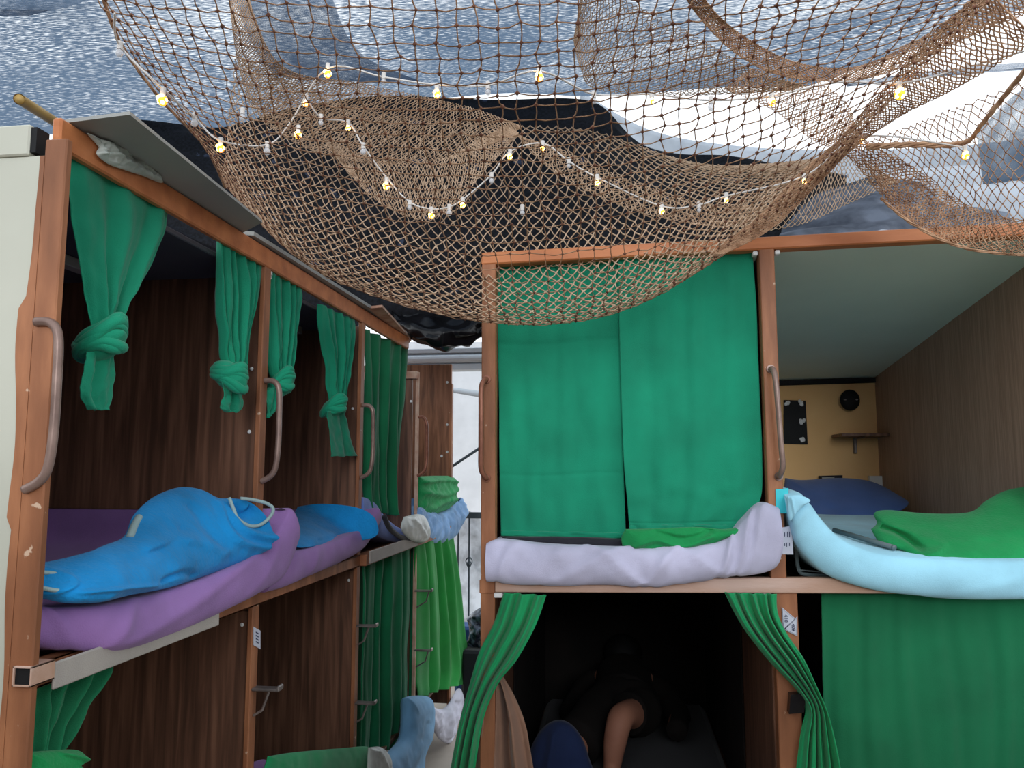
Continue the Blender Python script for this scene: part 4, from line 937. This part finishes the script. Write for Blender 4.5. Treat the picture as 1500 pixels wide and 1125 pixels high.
# gathered strips: the thick tan folds
band([[(330, -60, 2.0), (338, 20, 2.0), (348, 90, 2.1), (366, 150, 2.2), (400, 190, 2.3), (470, 225, 2.4), (560, 240, 2.5), (660, 232, 2.5), (745, 200, 2.5)],
      [(352, -60, 2.0), (372, 20, 2.0), (402, 85, 2.1), (445, 110, 2.2), (510, 118, 2.3), (570, 130, 2.4), (640, 145, 2.5), (700, 160, 2.5), (765, 185, 2.5)]], 110, 22, 3, 'twine2', .0016)
band([[(745, 180, 2.5), (790, 235, 2.5), (860, 280, 2.5), (950, 315, 2.5), (1040, 330, 2.4), (1120, 325, 2.3)],
      [(755, 200, 2.5), (815, 215, 2.5), (890, 250, 2.5), (970, 280, 2.5), (1050, 300, 2.4), (1130, 300, 2.3)]], 60, 10, 4, 'twine2')
band([[(500, 240, 2.45), (560, 300, 2.45), (640, 320, 2.45), (720, 240, 2.5), (760, 195, 2.5)], [(470, 200, 2.5), (560, 235, 2.5), (640, 235, 2.5), (700, 205, 2.5), (740, 185, 2.5)]], 60, 14, 14, 'twine2')
band([[(840, 60, 2.6), (850, 100, 2.6), (870, 130, 2.7), (960, 140, 2.7), (1060, 138, 2.7), (1160, 132, 2.7)], [(860, -60, 2.5), (900, -10, 2.5), (980, 30, 2.5), (1050, 70, 2.5), (1110, 105, 2.6), (1180, 125, 2.7)]], 56, 22, 5, 'twine2', .0016)
band([[(985, -40, 1.7), (1020, 20, 1.8), (1080, 80, 1.9), (1150, 112, 2.0), (1250, 118, 2.0), (1340, 92, 1.9), (1430, 50, 1.8), (1530, 10, 1.7)],
      [(1010, -40, 1.7), (1050, 20, 1.8), (1105, 62, 1.9), (1170, 92, 2.0), (1250, 98, 2.0), (1330, 66, 1.9), (1400, 20, 1.8), (1470, -40, 1.7)]], 110, 14, 6, 'twine', .0017)
band([[(1060, 372, 2.1), (1130, 335, 2.1), (1200, 268, 2.05), (1250, 218, 2.0), (1320, 170, 1.9), (1400, 130, 1.7), (1520, 60, 1.5)],
      [(1040, 372, 2.1), (1110, 318, 2.1), (1175, 250, 2.05), (1225, 208, 2.0), (1285, 140, 1.9), (1350, 70, 1.7), (1440, -20, 1.5)]], 100, 18, 7, 'twine', .0017)
band([[(1060, 130, 2.3), (1130, 160, 2.2), (1190, 205, 2.1), (1240, 228, 2.05), (1290, 285, 2.1), (1345, 330, 2.1), (1420, 362, 2.1), (1560, 372, 2.1)],
      [(1100, 100, 2.3), (1180, 110, 2.2), (1240, 150, 2.1), (1262, 200, 2.05), (1340, 245, 2.1), (1400, 290, 2.1), (1460, 315, 2.1), (1560, 330, 2.1)]], 90, 16, 8, 'twine', .0015)
net('right_netting', [[(1250, 215, 2.05), (1330, 185, 2.1), (1420, 150, 2.1), (1580, 90, 2.0)], [(1270, 245, 2.05), (1350, 240, 2.1), (1450, 225, 2.1), (1580, 210, 2.0)], [(1300, 290, 2.1), (1370, 300, 2.1), (1460, 300, 2.1), (1580, 300, 2.0)], [(1330, 322, 2.1), (1400, 352, 2.1), (1470, 372, 2.1), (1580, 378, 2.0)]], 26, 24, 'twine', .0014, NET, True, .4, 9, krad=1.8)
net('back_netting', [[(1080, 300, 2.9), (1180, 250, 2.9), (1240, 228, 2.9), (1310, 262, 2.9)], [(1070, 345, 2.8), (1170, 330, 2.8), (1240, 300, 2.8), (1312, 266, 2.9)]], 34, 14, 'twine2', .0017, NET, True, .3, 10, kn=None)
def rope(pts, r, name='edge_rope', m='twine'):
    b = MB()
    P_ = dens([Yp(*p) for p in pts], 8)
    for k in range(3):
        b.tube([p+V((math.cos(i*.9+k*2.1), math.sin(i*.9+k*2.1), math.cos(i*.9+k*2.1+1)))*r*.6 for i, p in enumerate(P_)], r*.7, 6)
    b.build(name, m, NET, True)
rope([(140, -40, 1.2), (175, 60, 1.4), (235, 145, 1.6), (300, 215, 1.9), (330, 275, 2.1)], .003)
rope([(1270, 215, 2.0), (1330, 212, 2.0), (1410, 210, 2.0), (1440, 180, 1.9), (1480, 130, 1.8), (1530, 70, 1.6)], .006)
rope([(1290, 290, 2.1), (1340, 330, 2.1), (1420, 365, 2.1), (1560, 378, 2.1)], .003)

# ================================================================== STRING LIGHTS
LIT = [(238, 147, 1.35, 13), (323, 217, 1.3*1.25, 10), (437, 198, 1.75, 9), (448, 152, 1.75, 7), (480, 108, 1.7, 10), (510, 188, 1.9, 6), (566, 273, 1.95, 8), (632, 316, 1.95, 7), (678, 301, 1.95, 6), (640, 138, 1.6, 9), (747, 230, 1.95, 6), (795, 218, 1.95, 5), (790, 113, 1.5, 10), (875, 268, 1.95, 6), (955, 148, 1.7, 6), (969, 310, 2.0, 6), (1064, 294, 2.0, 5), (1131, 150, 1.7, 8), (1178, 266, 2.0, 5), (1262, 207, 2.0, 5), (1318, 138, 1.6, 12), (1414, 228, 1.95, 8)]
OFF = [(175, 78, 1.3, 10), (285, 180, 1.6, 9), (355, 172, 1.7, 8), (391, 222, 1.75, 9), (470, 180, 1.8, 6), (532, 222, 1.9, 7), (600, 304, 1.95, 6), (658, 312, 1.95, 7), (715, 135, 1.6, 7), (720, 265, 1.95, 6), (765, 312, 2.0, 6), (833, 243, 1.95, 5), (870, 148, 1.7, 7), (1042, 157, 1.7, 8), (1024, 308, 2.0, 5), (1418, 108, 1.7, 9), (562, 120, 1.7, 7)]
LT = thing('string_lights', (0, 1.7, 2.3), 'white cord string of small round bulbs, some glowing amber, in the net', 'string lights')
for pts in ([(168, 20, 1.2), (175, 66, 1.3), (238, 130, 1.35), (285, 172, 1.6), (323, 206, 1.62), (391, 212, 1.75), (425, 180, 1.75), (480, 100, 1.7), (562, 113, 1.7), (640, 124, 1.6), (715, 125, 1.6), (790, 104, 1.5), (870, 138, 1.7), (955, 138, 1.7), (1042, 147, 1.7), (1131, 140, 1.7), (1230, 120, 1.65), (1318, 122, 1.6), (1418, 98, 1.7), (1530, 66, 1.6)],
            [(448, 142, 1.75), (470, 172, 1.8), (510, 180, 1.9), (532, 214, 1.9), (566, 260, 1.95), (600, 296, 1.95), (632, 306, 1.95), (658, 303, 1.95), (678, 292, 1.95), (720, 256, 1.95), (747, 222, 1.95), (795, 210, 1.95), (833, 236, 1.95), (875, 260, 1.95), (969, 302, 2.0), (1024, 300, 2.0), (1064, 287, 2.0), (1178, 258, 2.0), (1262, 200, 2.0), (1414, 216, 1.95)]):
    b = MB(); b.tube(dens([Yp(*p) for p in pts], 6), .0022, 6); b.build('cord', 'cord', LT, True)
def bulb(p, lit):
    px, py, y, s = p; r = s/f*y*.62
    c = Yp(px, py, y)
    b = MB(); b.ball(c, r, (1, 1, 1.15), 12, 9); o = b.build('bulb', 'halo' if lit else 'clear', LT, True)
    if lit:
        b = MB()
        for k in range(5):
            an = k*1.3; b.ball(c+V((math.cos(an)*r*.55, -abs(math.sin(an*1.7))*r*.6, math.sin(an)*r*.6)), r*.55, (1, 1, 1), 8, 6)
        b.build('filament', 'lit', o, True)
    b = MB(); b.tube([c+V((0, 0, r*1.05)), c+V((0, 0, r*1.05+.016))], .0055, 8); b.build('socket', 'cord', o, False)
for p in LIT: bulb(p, True)
for p in OFF: bulb(p, False)
